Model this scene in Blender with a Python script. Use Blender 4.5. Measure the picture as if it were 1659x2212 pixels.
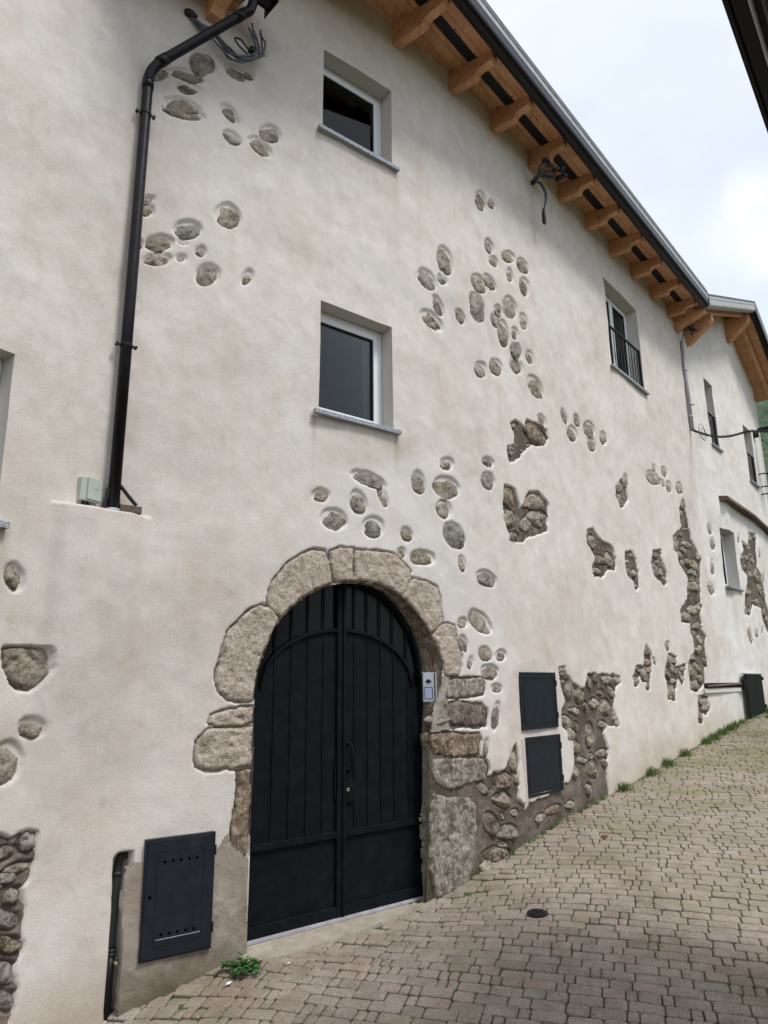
import bpy, math, random
import numpy as np
from mathutils import Matrix, Vector
R = math.radians
random.seed(7); RNG = np.random.default_rng(7)
scene = bpy.context.scene
for o in list(bpy.data.objects): bpy.data.objects.remove(o)

# ------------------------------------------------------------- camera
EYE = Vector((0, 0, 0))
cam_data = bpy.data.cameras.new('camera')
cam = bpy.data.objects.new('camera', cam_data); scene.collection.objects.link(cam)
cam_data.sensor_fit = 'VERTICAL'; cam_data.sensor_height = 36.0
cam_data.lens = 1533.0 / 2212.0 * 36.0
cam_data.clip_end = 3000; cam_data.clip_start = 0.05
cam.matrix_world = Matrix.Rotation(R(90 + 13.7), 4, 'X') @ Matrix.Rotation(R(-0.6), 4, 'Z')
scene.camera = cam
scene.render.resolution_x = 768; scene.render.resolution_y = 1024

# ------------------------------------------------------------- world, sun, exposure
SUN_EL, SUN_AZ = R(60), R(122)          # azimuth from +Y towards +X
world = bpy.data.worlds.new('World'); scene.world = world; world.use_nodes = True
wn = world.node_tree; wn.nodes.clear()
def W_(t): return wn.nodes.new(t)
w_out = W_('ShaderNodeOutputWorld'); w_mix = W_('ShaderNodeMixShader')
b1 = W_('ShaderNodeBackground'); b2 = W_('ShaderNodeBackground')
sky = W_('ShaderNodeTexSky'); sky.sky_type = 'NISHITA'; sky.sun_disc = False
sky.sun_elevation = SUN_EL; sky.sun_rotation = SUN_AZ
wn.links.new(sky.outputs[0], b1.inputs[0]); b1.inputs[1].default_value = 0.12
tc = W_('ShaderNodeTexCoord'); mp = W_('ShaderNodeMapping'); mp.inputs['Scale'].default_value = (1, 1, 2.2)
nz = W_('ShaderNodeTexNoise'); nz.inputs['Scale'].default_value = 2.2; nz.inputs['Detail'].default_value = 5; nz.inputs['Roughness'].default_value = .55
rp = W_('ShaderNodeValToRGB')
rp.color_ramp.elements[0].position = .3; rp.color_ramp.elements[0].color = (.66, .71, .80, 1)
rp.color_ramp.elements[1].position = .68; rp.color_ramp.elements[1].color = (.86, .89, .94, 1)
wn.links.new(tc.outputs['Generated'], mp.inputs[0]); wn.links.new(mp.outputs[0], nz.inputs[0]); wn.links.new(nz.outputs[0], rp.inputs[0])
# the sun behind thin cloud, low over the far end of the street
vd = W_('ShaderNodeVectorMath'); vd.operation = 'DOT_PRODUCT'
vd.inputs[1].default_value = (math.sin(R(31.5)) * math.cos(R(31.5)), math.cos(R(31.5)) * math.cos(R(31.5)), math.sin(R(31.5)))
mr = W_('ShaderNodeMapRange'); mr.interpolation_type = 'SMOOTHSTEP'
mr.inputs[1].default_value = .9965; mr.inputs[2].default_value = 1.0; mr.inputs[3].default_value = 0; mr.inputs[4].default_value = 1.0
ad = W_('ShaderNodeMixRGB'); ad.blend_type = 'ADD'; ad.inputs[2].default_value = (.24, .22, .19, 1)
wn.links.new(tc.outputs['Generated'], vd.inputs[0]); wn.links.new(vd.outputs['Value'], mr.inputs[0])
gm = W_('ShaderNodeMath'); gm.operation = 'MULTIPLY'; gn = W_('ShaderNodeTexNoise'); gn.inputs['Scale'].default_value = 14; gn.inputs['Detail'].default_value = 4
gr = W_('ShaderNodeMapRange'); gr.inputs[1].default_value = .38; gr.inputs[2].default_value = .62; gr.inputs[3].default_value = .35; gr.inputs[4].default_value = 1.2
wn.links.new(tc.outputs['Generated'], gn.inputs[0]); wn.links.new(gn.outputs[0], gr.inputs[0]); wn.links.new(mr.outputs[0], gm.inputs[0]); wn.links.new(gr.outputs[0], gm.inputs[1])
wn.links.new(gm.outputs[0], ad.inputs[0]); wn.links.new(rp.outputs[0], ad.inputs[1]); wn.links.new(ad.outputs[0], b2.inputs[0])
b2.inputs[1].default_value = 0.60
w_mix.inputs[0].default_value = .85
wn.links.new(b1.outputs[0], w_mix.inputs[1]); wn.links.new(b2.outputs[0], w_mix.inputs[2]); wn.links.new(w_mix.outputs[0], w_out.inputs[0])
sd = bpy.data.lights.new('sun', 'SUN'); sd.energy = 1.5; sd.angle = R(15); sd.color = (1, .97, .93)
sun = bpy.data.objects.new('sun', sd); scene.collection.objects.link(sun)
sun.rotation_euler = (R(90) - SUN_EL, 0, -SUN_AZ + math.pi)
scene.view_settings.view_transform = 'Standard'; scene.view_settings.look = 'None'
scene.view_settings.gamma = 1; scene.view_settings.use_curve_mapping = False
scene.view_settings.exposure = 1.08
try:
    scene.cycles.max_bounces = 6; scene.cycles.diffuse_bounces = 4
except Exception: pass

# ------------------------------------------------------------- traced layout, metres along the wall (s) and up (z); eye level = 0
SINGLE = [[-1.599,5.7,0.12,0.017,-0.032,-0.147],[-1.739,5.475,0.151,0.039,-0.009,-0.068],[-2.006,5.333,0.099,0.078,0.012,-0.059],[-1.718,5.341,0.105,0.039,-0.004,-0.062],[-1.768,5.124,0.156,0.035,-0.011,-0.08],[-1.748,5.049,0.189,0.049,-0.008,-0.069],[-1.313,5.283,0.074,-0.057,-0.035,-0.054],[-1.288,5.015,0.079,-0.029,-0.03,-0.061],[-0.892,5.257,0.096,-0.011,-0.041,-0.102],[-0.999,5.058,0.106,-0.049,-0.042,-0.075],[-1.266,5.774,0.107,-0.009,-0.025,-0.07],[-1.135,5.836,0.05,-0.004,-0.019,-0.052],[-1.164,6.005,0.055,0.032,0.001,-0.031],[-1.022,6.182,0.068,-0.012,-0.022,-0.05],[-2.008,4.029,0.057,0.052,0.012,-0.026],[-2.013,3.94,0.06,0.002,-0.013,-0.059],[-1.285,4.171,0.108,-0.023,-0.048,-0.12],[-1.649,3.881,0.116,0.045,0.005,-0.085],[-1.875,3.669,0.116,0.05,0.008,-0.074],[-2.053,3.596,0.035,0.03,0.019,-0.04],[-1.884,3.515,0.108,0.049,0.008,-0.057],[-1.693,3.749,0.039,-0.005,-0.007,-0.021],[-1.687,3.597,0.035,0.006,-0.003,-0.028],[-1.516,3.72,0.039,0.015,0.002,-0.04],[-1.446,3.518,0.102,0.066,0.028,-0.087],[-1.073,3.618,0.034,0.083,0.04,-0.008],[2.225,6.017,0.028,-0.127,-0.118,-0.078],[2.487,6.114,0.048,-0.03,-0.071,-0.064],[2.376,5.429,0.052,-0.078,-0.089,-0.064],[2.457,5.254,0.051,-0.051,-0.079,-0.06],[2.829,5.497,0.147,0.02,-0.077,-0.107],[3.2,5.538,0.105,-0.064,-0.117,-0.092],[2.832,5.229,0.019,-0.084,-0.07,-0.039],[3.215,5.23,0.037,-0.121,-0.138,-0.078],[1.433,4.783,0.037,-0.175,-0.122,-0.07],[1.126,4.418,0.108,-0.078,-0.097,-0.091],[1.376,4.513,0.047,-0.043,-0.056,-0.047],[2.083,4.759,0.123,-0.068,-0.111,-0.097],[2.323,4.889,0.114,-0.057,-0.084,-0.072],[1.299,4.152,0.064,-0.101,-0.069,-0.047],[1.195,3.933,0.151,-0.061,-0.076,-0.083],[1.693,4.166,0.059,-0.06,-0.059,-0.044],[2.021,4.419,0.066,-0.165,-0.149,-0.086],[2.781,4.732,0.056,-0.129,-0.159,-0.09],[2.507,4.568,0.042,-0.063,-0.085,-0.053],[2.411,4.399,0.057,-0.06,-0.074,-0.05],[2.598,4.296,0.038,-0.168,-0.119,-0.058],[2.869,4.392,0.023,-0.076,-0.076,-0.038],[3.117,4.671,0.025,-0.11,-0.105,-0.052],[2.882,4.146,0.034,-0.112,-0.126,-0.06],[2.877,3.952,0.063,-0.093,-0.121,-0.066],[3.226,4.187,0.034,-0.078,-0.092,-0.046],[2.061,3.618,0.034,-0.086,-0.116,-0.057],[2.399,3.769,0.04,-0.096,-0.135,-0.067],[3.344,3.813,0.147,-0.103,-0.142,-0.087],[3.481,3.373,0.053,-0.076,-0.087,-0.04],[4.143,3.625,0.045,-0.096,-0.079,-0.033],[4.525,3.674,0.038,-0.08,-0.086,-0.035],[4.356,3.426,0.047,-0.1,-0.153,-0.06],[4.926,3.647,0.052,-0.109,-0.173,-0.068],[4.97,3.432,0.025,-0.11,-0.129,-0.043],[5.393,3.623,0.021,-0.096,-0.124,-0.042],[1.382,2.302,0.103,0.022,-0.003,-0.069],[2.14,2.489,0.098,-0.013,-0.047,-0.055],[2.115,2.261,0.035,-0.087,-0.123,-0.044],[0.283,1.923,0.198,-0.032,-0.031,-0.067],[0.442,1.801,0.045,-0.108,-0.047,-0.02],[-0.262,1.681,0.082,0.012,0.001,-0.056],[0.145,1.672,0.029,-0.109,-0.09,-0.029],[-0.125,1.471,0.131,-0.013,-0.028,-0.098],[0.324,1.453,0.118,-0.019,-0.044,-0.101],[0.749,1.44,0.037,-0.056,-0.062,-0.029],[0.94,2.008,0.024,-0.11,-0.085,-0.027],[1.369,2.035,0.202,-0.013,-0.063,-0.119],[1.319,1.789,0.034,-0.093,-0.112,-0.038],[1.457,1.524,0.1,-0.119,-0.131,-0.063],[0.968,1.227,0.171,0.002,-0.017,-0.076],[1.56,1.234,0.012,-0.075,-0.058,-0.012],[0.671,1.24,0.051,0.006,-0.001,-0.046],[1.992,1.114,0.151,-0.057,-0.085,-0.069],[1.853,0.632,0.158,-0.11,-0.11,-0.059],[1.554,0.609,0.078,0.004,-0.003,-0.046],[1.545,0.395,0.02,-0.071,-0.056,-0.009],[1.904,0.3,0.061,-0.065,-0.09,-0.032],[2.186,0.287,0.062,0.056,0.075,-0.023],[1.639,0.201,0.021,0.059,0.037,-0.004],[1.963,0.109,0.135,-0.028,-0.052,-0.074],[2.077,-0.054,0.092,-0.001,-0.003,-0.042],[2.027,-0.346,0.048,0.142,0.069,-0.008],[1.835,-0.638,0.018,0.08,0.04,-0.005],[6.167,3.123,-0.002,-0.106,-0.111,-0.028],[8.052,3.692,0.043,-0.084,-0.142,-0.045],[7.555,3.649,0.013,-0.062,-0.078,-0.023],[7.42,3.442,0.159,-0.087,-0.223,-0.092],[7.683,3.435,0.155,-0.018,-0.104,-0.061],[7.941,3.451,0.012,-0.061,-0.074,-0.02],[8.221,3.445,0.032,-0.098,-0.134,-0.037],[8.772,3.527,0.033,-0.104,-0.172,-0.047],[7.248,0.559,-0.003,-0.075,-0.103,-0.006],[10.477,3.017,0.057,-0.106,-0.156,-0.037],[10.567,2.727,-0.016,-0.134,-0.178,-0.03],[10.338,2.215,-0.046,-0.162,-0.143,-0.018],[10.079,1.76,0.062,-0.119,-0.192,-0.033],[12.412,3.118,-0.042,-0.124,-0.108,-0.017],[14.097,2.994,-0.044,-0.111,-0.084,-0.012],[14.215,2.399,-0.037,-0.091,-0.084,-0.01],[12.24,0.988,0.019,-0.104,-0.206,-0.019],[12.338,0.844,0.063,-0.067,-0.135,-0.017],[12.851,1.016,-0.013,-0.073,-0.11,-0.007],[13.389,1.118,-0.027,-0.067,-0.115,-0.007],[6.594,0.306,0.023,-0.048,-0.058,-0.006],[-2.766,0.706,0.028,-0.083,-0.055,-0.018],[-2.541,-0.259,0.07,-0.004,0.006,-0.058],[-2.671,-0.466,0.021,0.122,0.094,-0.031]]
BEDDED = [[3.286,3.149,0.262,-0.06,-0.137,-0.11],[2.768,3.116,0.069,0.019,-0.004,-0.037],[2.652,2.776,0.016,-0.069,-0.075,-0.025],[3.119,2.939,0.074,0.018,-0.004,-0.036],[2.535,2.143,0.032,-0.139,-0.122,-0.035],[2.51,1.885,0.027,-0.117,-0.141,-0.037],[3.138,2.198,0.267,0.05,-0.013,-0.11],[3.182,1.998,0.224,-0.031,-0.123,-0.118],[2.579,1.674,0.132,0.019,-0.007,-0.068],[2.916,1.907,0.121,0.12,0.11,-0.017],[1.117,-0.327,0.132,-0.005,-0.002,-0.054],[2.327,-0.777,-0.004,-0.142,-0.07,0.004],[2.11,-0.975,0.173,-0.017,-0.007,-0.079],[2.371,-0.993,0.009,-0.055,-0.042,0.001],[2.093,-1.163,0.158,-0.018,-0.006,-0.069],[2.322,-1.317,0.058,-0.007,-0.003,-0.035],[1.88,-1.36,0.039,-0.103,-0.124,-0.002],[2.17,-1.485,0.157,0.024,0.065,-0.074],[1.774,-1.025,0.065,-0.054,-0.052,-0.019],[2.1,-1.33,0.021,-0.038,-0.025,-0.002],[1.95,-1.655,0.218,-0.014,0.018,-0.075],[2.082,-1.588,0.07,-0.011,-0.002,-0.028],[1.798,-1.736,0.124,0.018,0.038,-0.046],[3.521,0.143,0.003,-0.062,-0.093,-0.004],[3.548,0.022,0.089,-0.0,-0.004,-0.027],[3.723,-0.074,0.025,-0.104,-0.146,-0.01],[3.987,-0.156,0.003,-0.098,-0.126,-0.003],[4.277,0.02,0.002,-0.083,-0.077,-0.003],[4.471,0.057,0.018,-0.077,-0.079,-0.006],[4.834,0.047,0.192,-0.0,-0.012,-0.059],[5.158,0.037,0.067,-0.054,-0.094,-0.02],[3.586,-0.225,0.063,-0.002,-0.004,-0.024],[4.592,-0.129,0.085,-0.001,-0.009,-0.044],[4.94,-0.125,0.019,-0.085,-0.09,-0.005],[4.368,-0.262,0.002,-0.07,-0.108,-0.001],[3.845,-0.335,0.149,-0.017,-0.024,-0.042],[4.129,-0.292,0.002,-0.066,-0.054,-0.0],[4.691,-0.317,0.027,-0.115,-0.172,-0.007],[3.587,-0.462,0.086,-0.08,-0.127,-0.026],[3.66,-0.599,0.041,-0.095,-0.111,-0.007],[3.853,-0.525,0.002,-0.056,-0.051,0.001],[4.211,-0.647,-0.015,-0.148,-0.117,0.005],[4.58,-0.532,0.061,-0.053,-0.092,-0.017],[4.968,-0.485,-0.01,-0.084,-0.066,0.002],[3.814,-0.76,0.003,-0.084,-0.07,0.002],[3.955,-0.93,0.134,-0.032,-0.041,-0.036],[4.207,-0.899,-0.007,-0.036,-0.045,0.004],[4.49,-0.876,0.176,0.012,0.032,-0.049],[4.22,-1.055,-0.011,-0.112,-0.145,0.011],[4.555,-0.996,0.001,-0.056,-0.07,0.003],[3.723,-1.035,0.004,-0.094,-0.075,0.004],[4.066,-1.285,0.002,-0.075,-0.076,0.006],[3.102,-1.386,0.197,0.017,0.036,-0.046],[2.824,-1.433,0.128,0.011,0.034,-0.045],[3.519,-1.384,0.112,0.014,0.039,-0.039],[3.352,-0.825,-0.006,-0.088,-0.049,0.003],[3.374,-1.035,0.003,-0.072,-0.045,0.002],[5.883,2.95,0.012,-0.1,-0.123,-0.032],[5.851,2.754,0.052,-0.108,-0.11,-0.033],[4.719,1.912,0.047,-0.1,-0.091,-0.023],[4.927,1.692,0.155,-0.039,-0.109,-0.063],[5.243,1.731,0.049,-0.104,-0.147,-0.034],[4.766,1.515,0.125,-0.018,-0.068,-0.052],[5.961,1.8,0.094,0.012,-0.007,-0.031],[5.9,1.675,-0.001,-0.07,-0.071,-0.011],[6.15,1.639,0.015,-0.068,-0.102,-0.018],[6.159,1.446,0.096,0.009,-0.007,-0.031],[6.163,1.923,0.048,-0.032,-0.068,-0.023],[7.222,2.061,0.204,0.027,-0.017,-0.061],[7.135,1.817,0.025,-0.117,-0.162,-0.029],[7.351,1.795,-0.004,-0.077,-0.107,-0.015],[7.477,1.668,0.034,-0.069,-0.087,-0.017],[7.234,1.945,0.164,0.02,-0.011,-0.041],[8.872,3.242,0.016,-0.079,-0.124,-0.03],[8.735,3.056,0.014,-0.068,-0.089,-0.021],[8.988,2.793,0.182,0.029,-0.009,-0.028],[8.596,2.627,0.173,0.027,-0.014,-0.044],[8.268,2.424,-0.037,-0.172,-0.121,-0.019],[8.946,2.482,0.278,-0.016,-0.127,-0.077],[8.443,2.22,0.037,-0.073,-0.137,-0.03],[8.851,2.131,0.212,-0.051,-0.209,-0.086],[9.307,2.147,0.024,-0.12,-0.153,-0.027],[9.005,1.968,0.22,0.025,-0.022,-0.065],[8.958,1.719,0.266,-0.052,-0.212,-0.091],[8.627,1.536,0.012,-0.06,-0.078,-0.011],[8.318,1.12,0.3,0.002,-0.061,-0.073],[8.76,1.26,0.301,-0.038,-0.183,-0.097],[9.093,1.322,0.016,-0.079,-0.123,-0.016],[8.612,0.833,0.168,0.008,-0.02,-0.059],[9.002,0.74,0.018,-0.089,-0.184,-0.017],[8.735,0.535,0.084,-0.054,-0.114,-0.023],[8.465,0.409,0.201,0.004,-0.021,-0.062],[8.355,0.195,0.022,-0.108,-0.147,-0.009],[8.588,0.292,0.09,0.001,-0.012,-0.033],[8.769,0.056,0.02,-0.098,-0.139,-0.007],[8.439,-0.049,0.265,-0.002,-0.032,-0.09],[9.136,0.349,0.044,-0.087,-0.104,-0.01],[8.929,0.972,0.254,0.014,-0.028,-0.079],[9.583,2.342,0.019,-0.096,-0.132,-0.024],[8.478,2.098,0.013,-0.066,-0.1,-0.018],[8.954,1.821,0.178,0.018,-0.014,-0.04],[8.673,2.353,0.047,-0.054,-0.116,-0.029],[9.207,1.978,0.015,-0.076,-0.109,-0.018],[8.503,0.949,0.151,0.008,-0.013,-0.037],[9.252,1.385,-0.006,-0.064,-0.092,-0.01],[8.948,0.59,0.015,-0.072,-0.119,-0.01],[8.738,0.222,0.014,-0.071,-0.1,-0.006],[6.379,0.485,0.017,-0.075,-0.102,-0.01],[6.314,0.301,0.208,0.004,-0.012,-0.048],[5.931,0.185,0.036,-0.05,-0.067,-0.009],[6.101,0.116,0.021,-0.093,-0.141,-0.01],[5.824,0.026,-0.001,-0.072,-0.099,-0.003],[6.232,-0.056,-0.001,-0.054,-0.044,-0.001],[6.312,0.188,0.179,0.002,-0.011,-0.041],[7.298,0.362,0.017,-0.08,-0.077,-0.006],[7.532,0.344,0.013,-0.059,-0.093,-0.007],[7.169,0.142,0.021,-0.1,-0.126,-0.008],[7.432,0.209,0.112,-0.079,-0.149,-0.029],[7.936,0.214,0.208,0.002,-0.013,-0.041],[7.809,0.078,0.021,-0.1,-0.089,-0.005],[7.239,-0.149,-0.006,-0.123,-0.165,-0.003],[7.371,0.012,0.193,-0.001,-0.013,-0.044],[12.811,3.049,0.065,-0.063,-0.122,-0.029],[13.408,3.3,-0.02,-0.109,-0.199,-0.034],[13.838,3.365,-0.02,-0.105,-0.104,-0.018],[13.268,3.015,0.194,0.027,-0.017,-0.035],[12.457,2.682,-0.025,-0.072,-0.096,-0.013],[12.896,2.738,0.012,-0.068,-0.126,-0.022],[12.683,2.489,-0.014,-0.087,-0.123,-0.017],[12.997,2.366,0.015,-0.083,-0.126,-0.019],[13.606,2.368,0.098,-0.171,-0.298,-0.051],[13.684,2.081,0.157,-0.154,-0.197,-0.035],[12.552,1.93,0.083,-0.085,-0.211,-0.038],[13.212,1.767,0.342,0.027,-0.027,-0.053],[12.172,1.534,-0.04,-0.114,-0.103,-0.008],[12.512,1.498,-0.025,-0.069,-0.095,-0.007],[13.769,1.57,-0.02,-0.104,-0.134,-0.012],[14.022,1.392,0.023,-0.133,-0.178,-0.018],[14.059,1.103,-0.023,-0.113,-0.123,-0.008],[13.332,2.729,-0.013,-0.073,-0.105,-0.015],[12.908,1.759,0.209,0.017,-0.016,-0.033],[13.208,2.843,0.257,0.034,-0.019,-0.038],[8.691,-0.326,0.02,-0.097,-0.151,-0.005],[8.939,-0.386,-0.012,-0.135,-0.172,-0.0],[8.582,-0.584,-0.008,-0.108,-0.093,0.001],[8.802,-0.441,-0.006,-0.07,-0.115,0.0],[-2.486,-0.941,0.018,0.055,0.048,-0.023],[-2.534,-1.092,0.075,0.013,0.014,-0.027],[-2.621,-0.991,0.079,0.012,0.017,-0.036],[-2.593,-1.132,0.066,0.003,0.013,-0.033],[-2.558,-1.243,0.063,-0.004,0.016,-0.054],[-2.588,-1.368,0.087,-0.035,-0.004,-0.054],[-2.56,-1.516,0.087,-0.024,0.006,-0.052],[-2.565,-1.663,0.081,-0.024,0.008,-0.066],[-2.535,-1.819,0.069,-0.032,-0.005,-0.051],[-2.726,-1.145,0.067,-0.014,0.009,-0.078],[-2.695,-1.401,0.067,-0.017,0.012,-0.102]]
PATCHES = [[[2.701,3.117],[2.792,3.19],[2.994,3.149],[3.08,3.29],[3.377,3.314],[3.585,3.28],[3.63,3.169],[3.495,3.034],[3.187,2.966],[3.035,2.889],[2.919,2.775],[2.737,2.648],[2.587,2.604],[2.573,2.803],[2.725,2.859],[2.754,2.98]],[[2.439,2.295],[2.692,2.289],[2.771,2.044],[2.981,2.287],[3.249,2.358],[3.471,2.23],[3.389,1.882],[2.675,1.621],[2.504,1.619],[2.386,1.92]],[[1.007,0.092],[1.276,0.058],[1.521,0.062],[1.809,0.082],[1.866,0.006],[1.845,-0.111],[1.649,-0.137],[1.267,-0.136],[1.265,-0.171],[1.789,-0.197],[1.884,-0.258],[1.86,-0.416],[1.63,-0.426],[1.275,-0.403],[1.262,-0.457],[1.72,-0.494],[1.754,-0.566],[1.745,-0.698],[1.824,-0.739],[1.867,-0.826],[1.846,-0.936],[1.937,-0.881],[2.199,-0.876],[2.284,-0.701],[2.398,-0.638],[2.421,-0.755],[2.377,-1.188],[2.468,-1.271],[2.801,-1.237],[3.298,-1.201],[3.369,-1.145],[3.556,-1.141],[3.722,-0.919],[3.751,-0.671],[3.606,-0.58],[3.465,-0.489],[3.468,-0.323],[3.558,-0.208],[3.475,0.031],[3.445,0.202],[3.613,0.204],[3.625,0.083],[3.812,-0.005],[4.083,-0.077],[4.17,-0.06],[4.241,0.102],[4.686,0.119],[5.012,0.105],[5.253,0.087],[5.256,-0.012],[5.071,-0.069],[4.939,-0.352],[5.038,-0.563],[4.827,-0.553],[4.698,-0.51],[4.583,-0.632],[4.673,-0.854],[4.59,-1.044],[4.606,-1.186],[4.6,-1.43],[4.519,-1.609],[3.727,-1.697],[2.852,-1.831],[2.267,-1.87],[1.579,-1.94],[1.18,-1.986],[0.898,-1.931],[0.876,-1.513],[0.885,-0.645],[0.9,-0.162]],[[5.731,2.929],[6.048,3.155],[6.044,2.994],[6.177,3.045],[6.197,2.843],[5.987,2.646],[5.837,2.618],[5.706,2.792]],[[4.569,2.067],[4.733,2.113],[5.078,1.984],[5.406,1.928],[5.474,1.729],[5.411,1.598],[5.139,1.577],[4.923,1.434],[4.696,1.43],[4.652,1.55],[4.793,1.705],[4.696,1.79],[4.55,1.888]],[[5.884,1.929],[6.18,1.991],[6.302,1.875],[6.345,1.682],[6.273,1.436],[6.142,1.376],[6.107,1.505],[5.893,1.579],[5.802,1.685]],[[7.079,2.112],[7.441,2.18],[7.447,1.971],[7.621,1.778],[7.553,1.594],[7.419,1.581],[7.189,1.673],[7.007,1.734],[6.963,1.912]],[[8.923,3.351],[9.041,3.26],[9.132,2.87],[9.214,2.641],[9.467,2.435],[9.612,2.238],[9.481,1.902],[9.354,1.419],[9.185,1.201],[9.164,0.922],[9.322,0.803],[9.205,0.598],[9.274,0.351],[9.075,0.25],[9.015,-0.017],[8.613,-0.168],[8.19,-0.139],[8.2,0.102],[8.227,0.287],[8.385,0.43],[8.596,0.507],[8.605,0.748],[8.479,0.815],[8.547,1.013],[8.111,1.011],[8.138,1.204],[8.539,1.429],[8.599,1.609],[8.747,1.825],[8.496,1.974],[8.31,2.078],[8.322,2.23],[8.122,2.278],[8.173,2.511],[8.349,2.614],[8.672,2.743],[8.663,2.951],[8.677,3.112],[8.854,3.306]],[[6.355,0.565],[6.477,0.45],[6.502,0.304],[6.384,0.096],[6.272,-0.116],[6.183,-0.095],[6.209,0.005],[6.047,0.006],[5.962,0.095],[5.883,-0.053],[5.728,-0.052],[5.733,0.075],[5.891,0.234],[6.154,0.217],[6.213,0.381]],[[7.279,0.449],[7.656,0.403],[7.55,0.233],[8.119,0.304],[7.789,-0.068],[7.598,0.111],[7.519,-0.076],[7.365,-0.281],[7.052,-0.274],[7.087,-0.051],[7.007,0.098],[7.107,0.228]],[[13.359,3.4],[13.976,3.461],[13.817,3.024],[13.714,2.577],[14.03,2.446],[14.188,2.128],[14.206,1.798],[14.332,1.543],[14.102,0.944],[13.73,1.215],[13.501,1.424],[13.493,1.646],[12.859,1.661],[12.506,1.415],[12.034,1.405],[12.201,1.641],[12.409,1.963],[12.685,2.301],[12.286,2.412],[12.35,2.668],[12.668,2.868],[12.651,3.074],[12.944,3.035],[13.156,3.032]],[[8.554,-0.248],[8.885,-0.219],[9.124,-0.254],[9.094,-0.497],[8.837,-0.594],[8.734,-0.52],[8.615,-0.7],[8.439,-0.669],[8.501,-0.478]],[[-2.669,-0.881],[-2.596,-0.909],[-2.541,-0.88],[-2.495,-0.864],[-2.431,-0.882],[-2.426,-0.983],[-2.437,-1.079],[-2.461,-1.159],[-2.502,-1.203],[-2.475,-1.355],[-2.484,-1.455],[-2.484,-1.557],[-2.502,-1.702],[-2.48,-1.857],[-2.497,-1.957],[-2.784,-1.858],[-2.911,-0.849]]]
BLOCKS = [[[1.205,-0.108],[1.258,0.044],[1.498,0.058],[1.808,0.072],[1.858,0.006],[1.838,-0.104],[1.602,-0.129],[1.246,-0.132]],[[1.196,-0.197],[1.265,-0.174],[1.485,-0.169],[1.788,-0.215],[1.875,-0.287],[1.853,-0.415],[1.471,-0.415],[1.246,-0.348]],[[0.988,-0.443],[1.273,-0.455],[1.744,-0.498],[1.738,-0.691],[1.325,-0.691],[1.04,-0.642],[0.989,-0.522]],[[1.028,-0.68],[1.389,-0.696],[1.8,-0.737],[1.842,-0.824],[1.814,-0.946],[1.552,-0.949],[1.31,-0.985],[1.167,-0.964],[1.05,-0.895],[1.005,-0.782]],[[1.031,-0.976],[1.224,-1.044],[1.435,-1.056],[1.555,-1.085],[1.64,-1.165],[1.612,-1.498],[1.551,-1.745],[1.452,-1.885],[1.325,-1.904],[1.183,-1.92],[1.031,-1.868],[0.967,-1.647],[0.966,-1.22]],[[-2.769,0.252],[-2.645,0.269],[-2.494,0.265],[-2.471,0.215],[-2.473,0.109],[-2.52,0.035],[-2.57,-0.014],[-2.658,0.003],[-2.718,0.066],[-2.751,0.146]],[[-1.201,0.046],[-1.201,0.117],[-1.175,0.216],[-1.152,0.332],[-1.123,0.435],[-1.039,0.519],[-0.953,0.606],[-0.847,0.657],[-0.784,0.645],[-0.727,0.617],[-0.668,0.55],[-0.714,0.467],[-0.77,0.341],[-0.816,0.221],[-0.853,0.103],[-0.873,-0.014],[-0.881,-0.117],[-0.989,-0.118],[-1.099,-0.103],[-1.178,-0.038]],[[-0.789,0.691],[-0.775,0.785],[-0.71,0.907],[-0.607,1.036],[-0.482,1.121],[-0.333,1.181],[-0.227,1.175],[-0.183,1.092],[-0.136,0.895],[-0.214,0.859],[-0.364,0.796],[-0.491,0.708],[-0.596,0.608],[-0.653,0.554],[-0.718,0.587],[-0.77,0.638]],[[-0.178,1.18],[-0.049,1.233],[0.081,1.238],[0.087,1.083],[0.089,0.933],[-0.057,0.904],[-0.125,0.896],[-0.161,1.043]],[[0.102,1.223],[0.367,1.243],[0.575,1.239],[0.669,1.176],[0.795,1.088],[0.784,1.042],[0.724,0.91],[0.674,0.825],[0.545,0.878],[0.364,0.925],[0.19,0.937],[0.1,0.933]],[[0.808,1.016],[1.018,1.007],[1.172,0.961],[1.215,0.856],[1.223,0.726],[1.26,0.626],[1.189,0.576],[1.051,0.47],[0.989,0.566],[0.841,0.702],[0.688,0.821],[0.736,0.911]],[[1.067,0.471],[1.189,0.567],[1.301,0.609],[1.408,0.577],[1.464,0.421],[1.52,0.273],[1.476,0.107],[1.431,0.08],[1.222,0.076],[1.201,0.214],[1.152,0.338]],[[-1.23,-0.213],[-1.103,-0.172],[-0.884,-0.152],[-0.875,-0.284],[-0.981,-0.308],[-1.173,-0.308],[-1.249,-0.27]],[[-1.345,-0.527],[-1.334,-0.395],[-1.255,-0.314],[-1.058,-0.312],[-0.874,-0.306],[-0.867,-0.61],[-1.045,-0.621],[-1.25,-0.613],[-1.324,-0.578]],[[-0.995,-0.635],[-0.87,-0.627],[-0.867,-0.832],[-0.874,-1.065],[-0.897,-1.259],[-1.036,-1.267],[-1.036,-1.08],[-1.003,-0.886]]]
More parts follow.
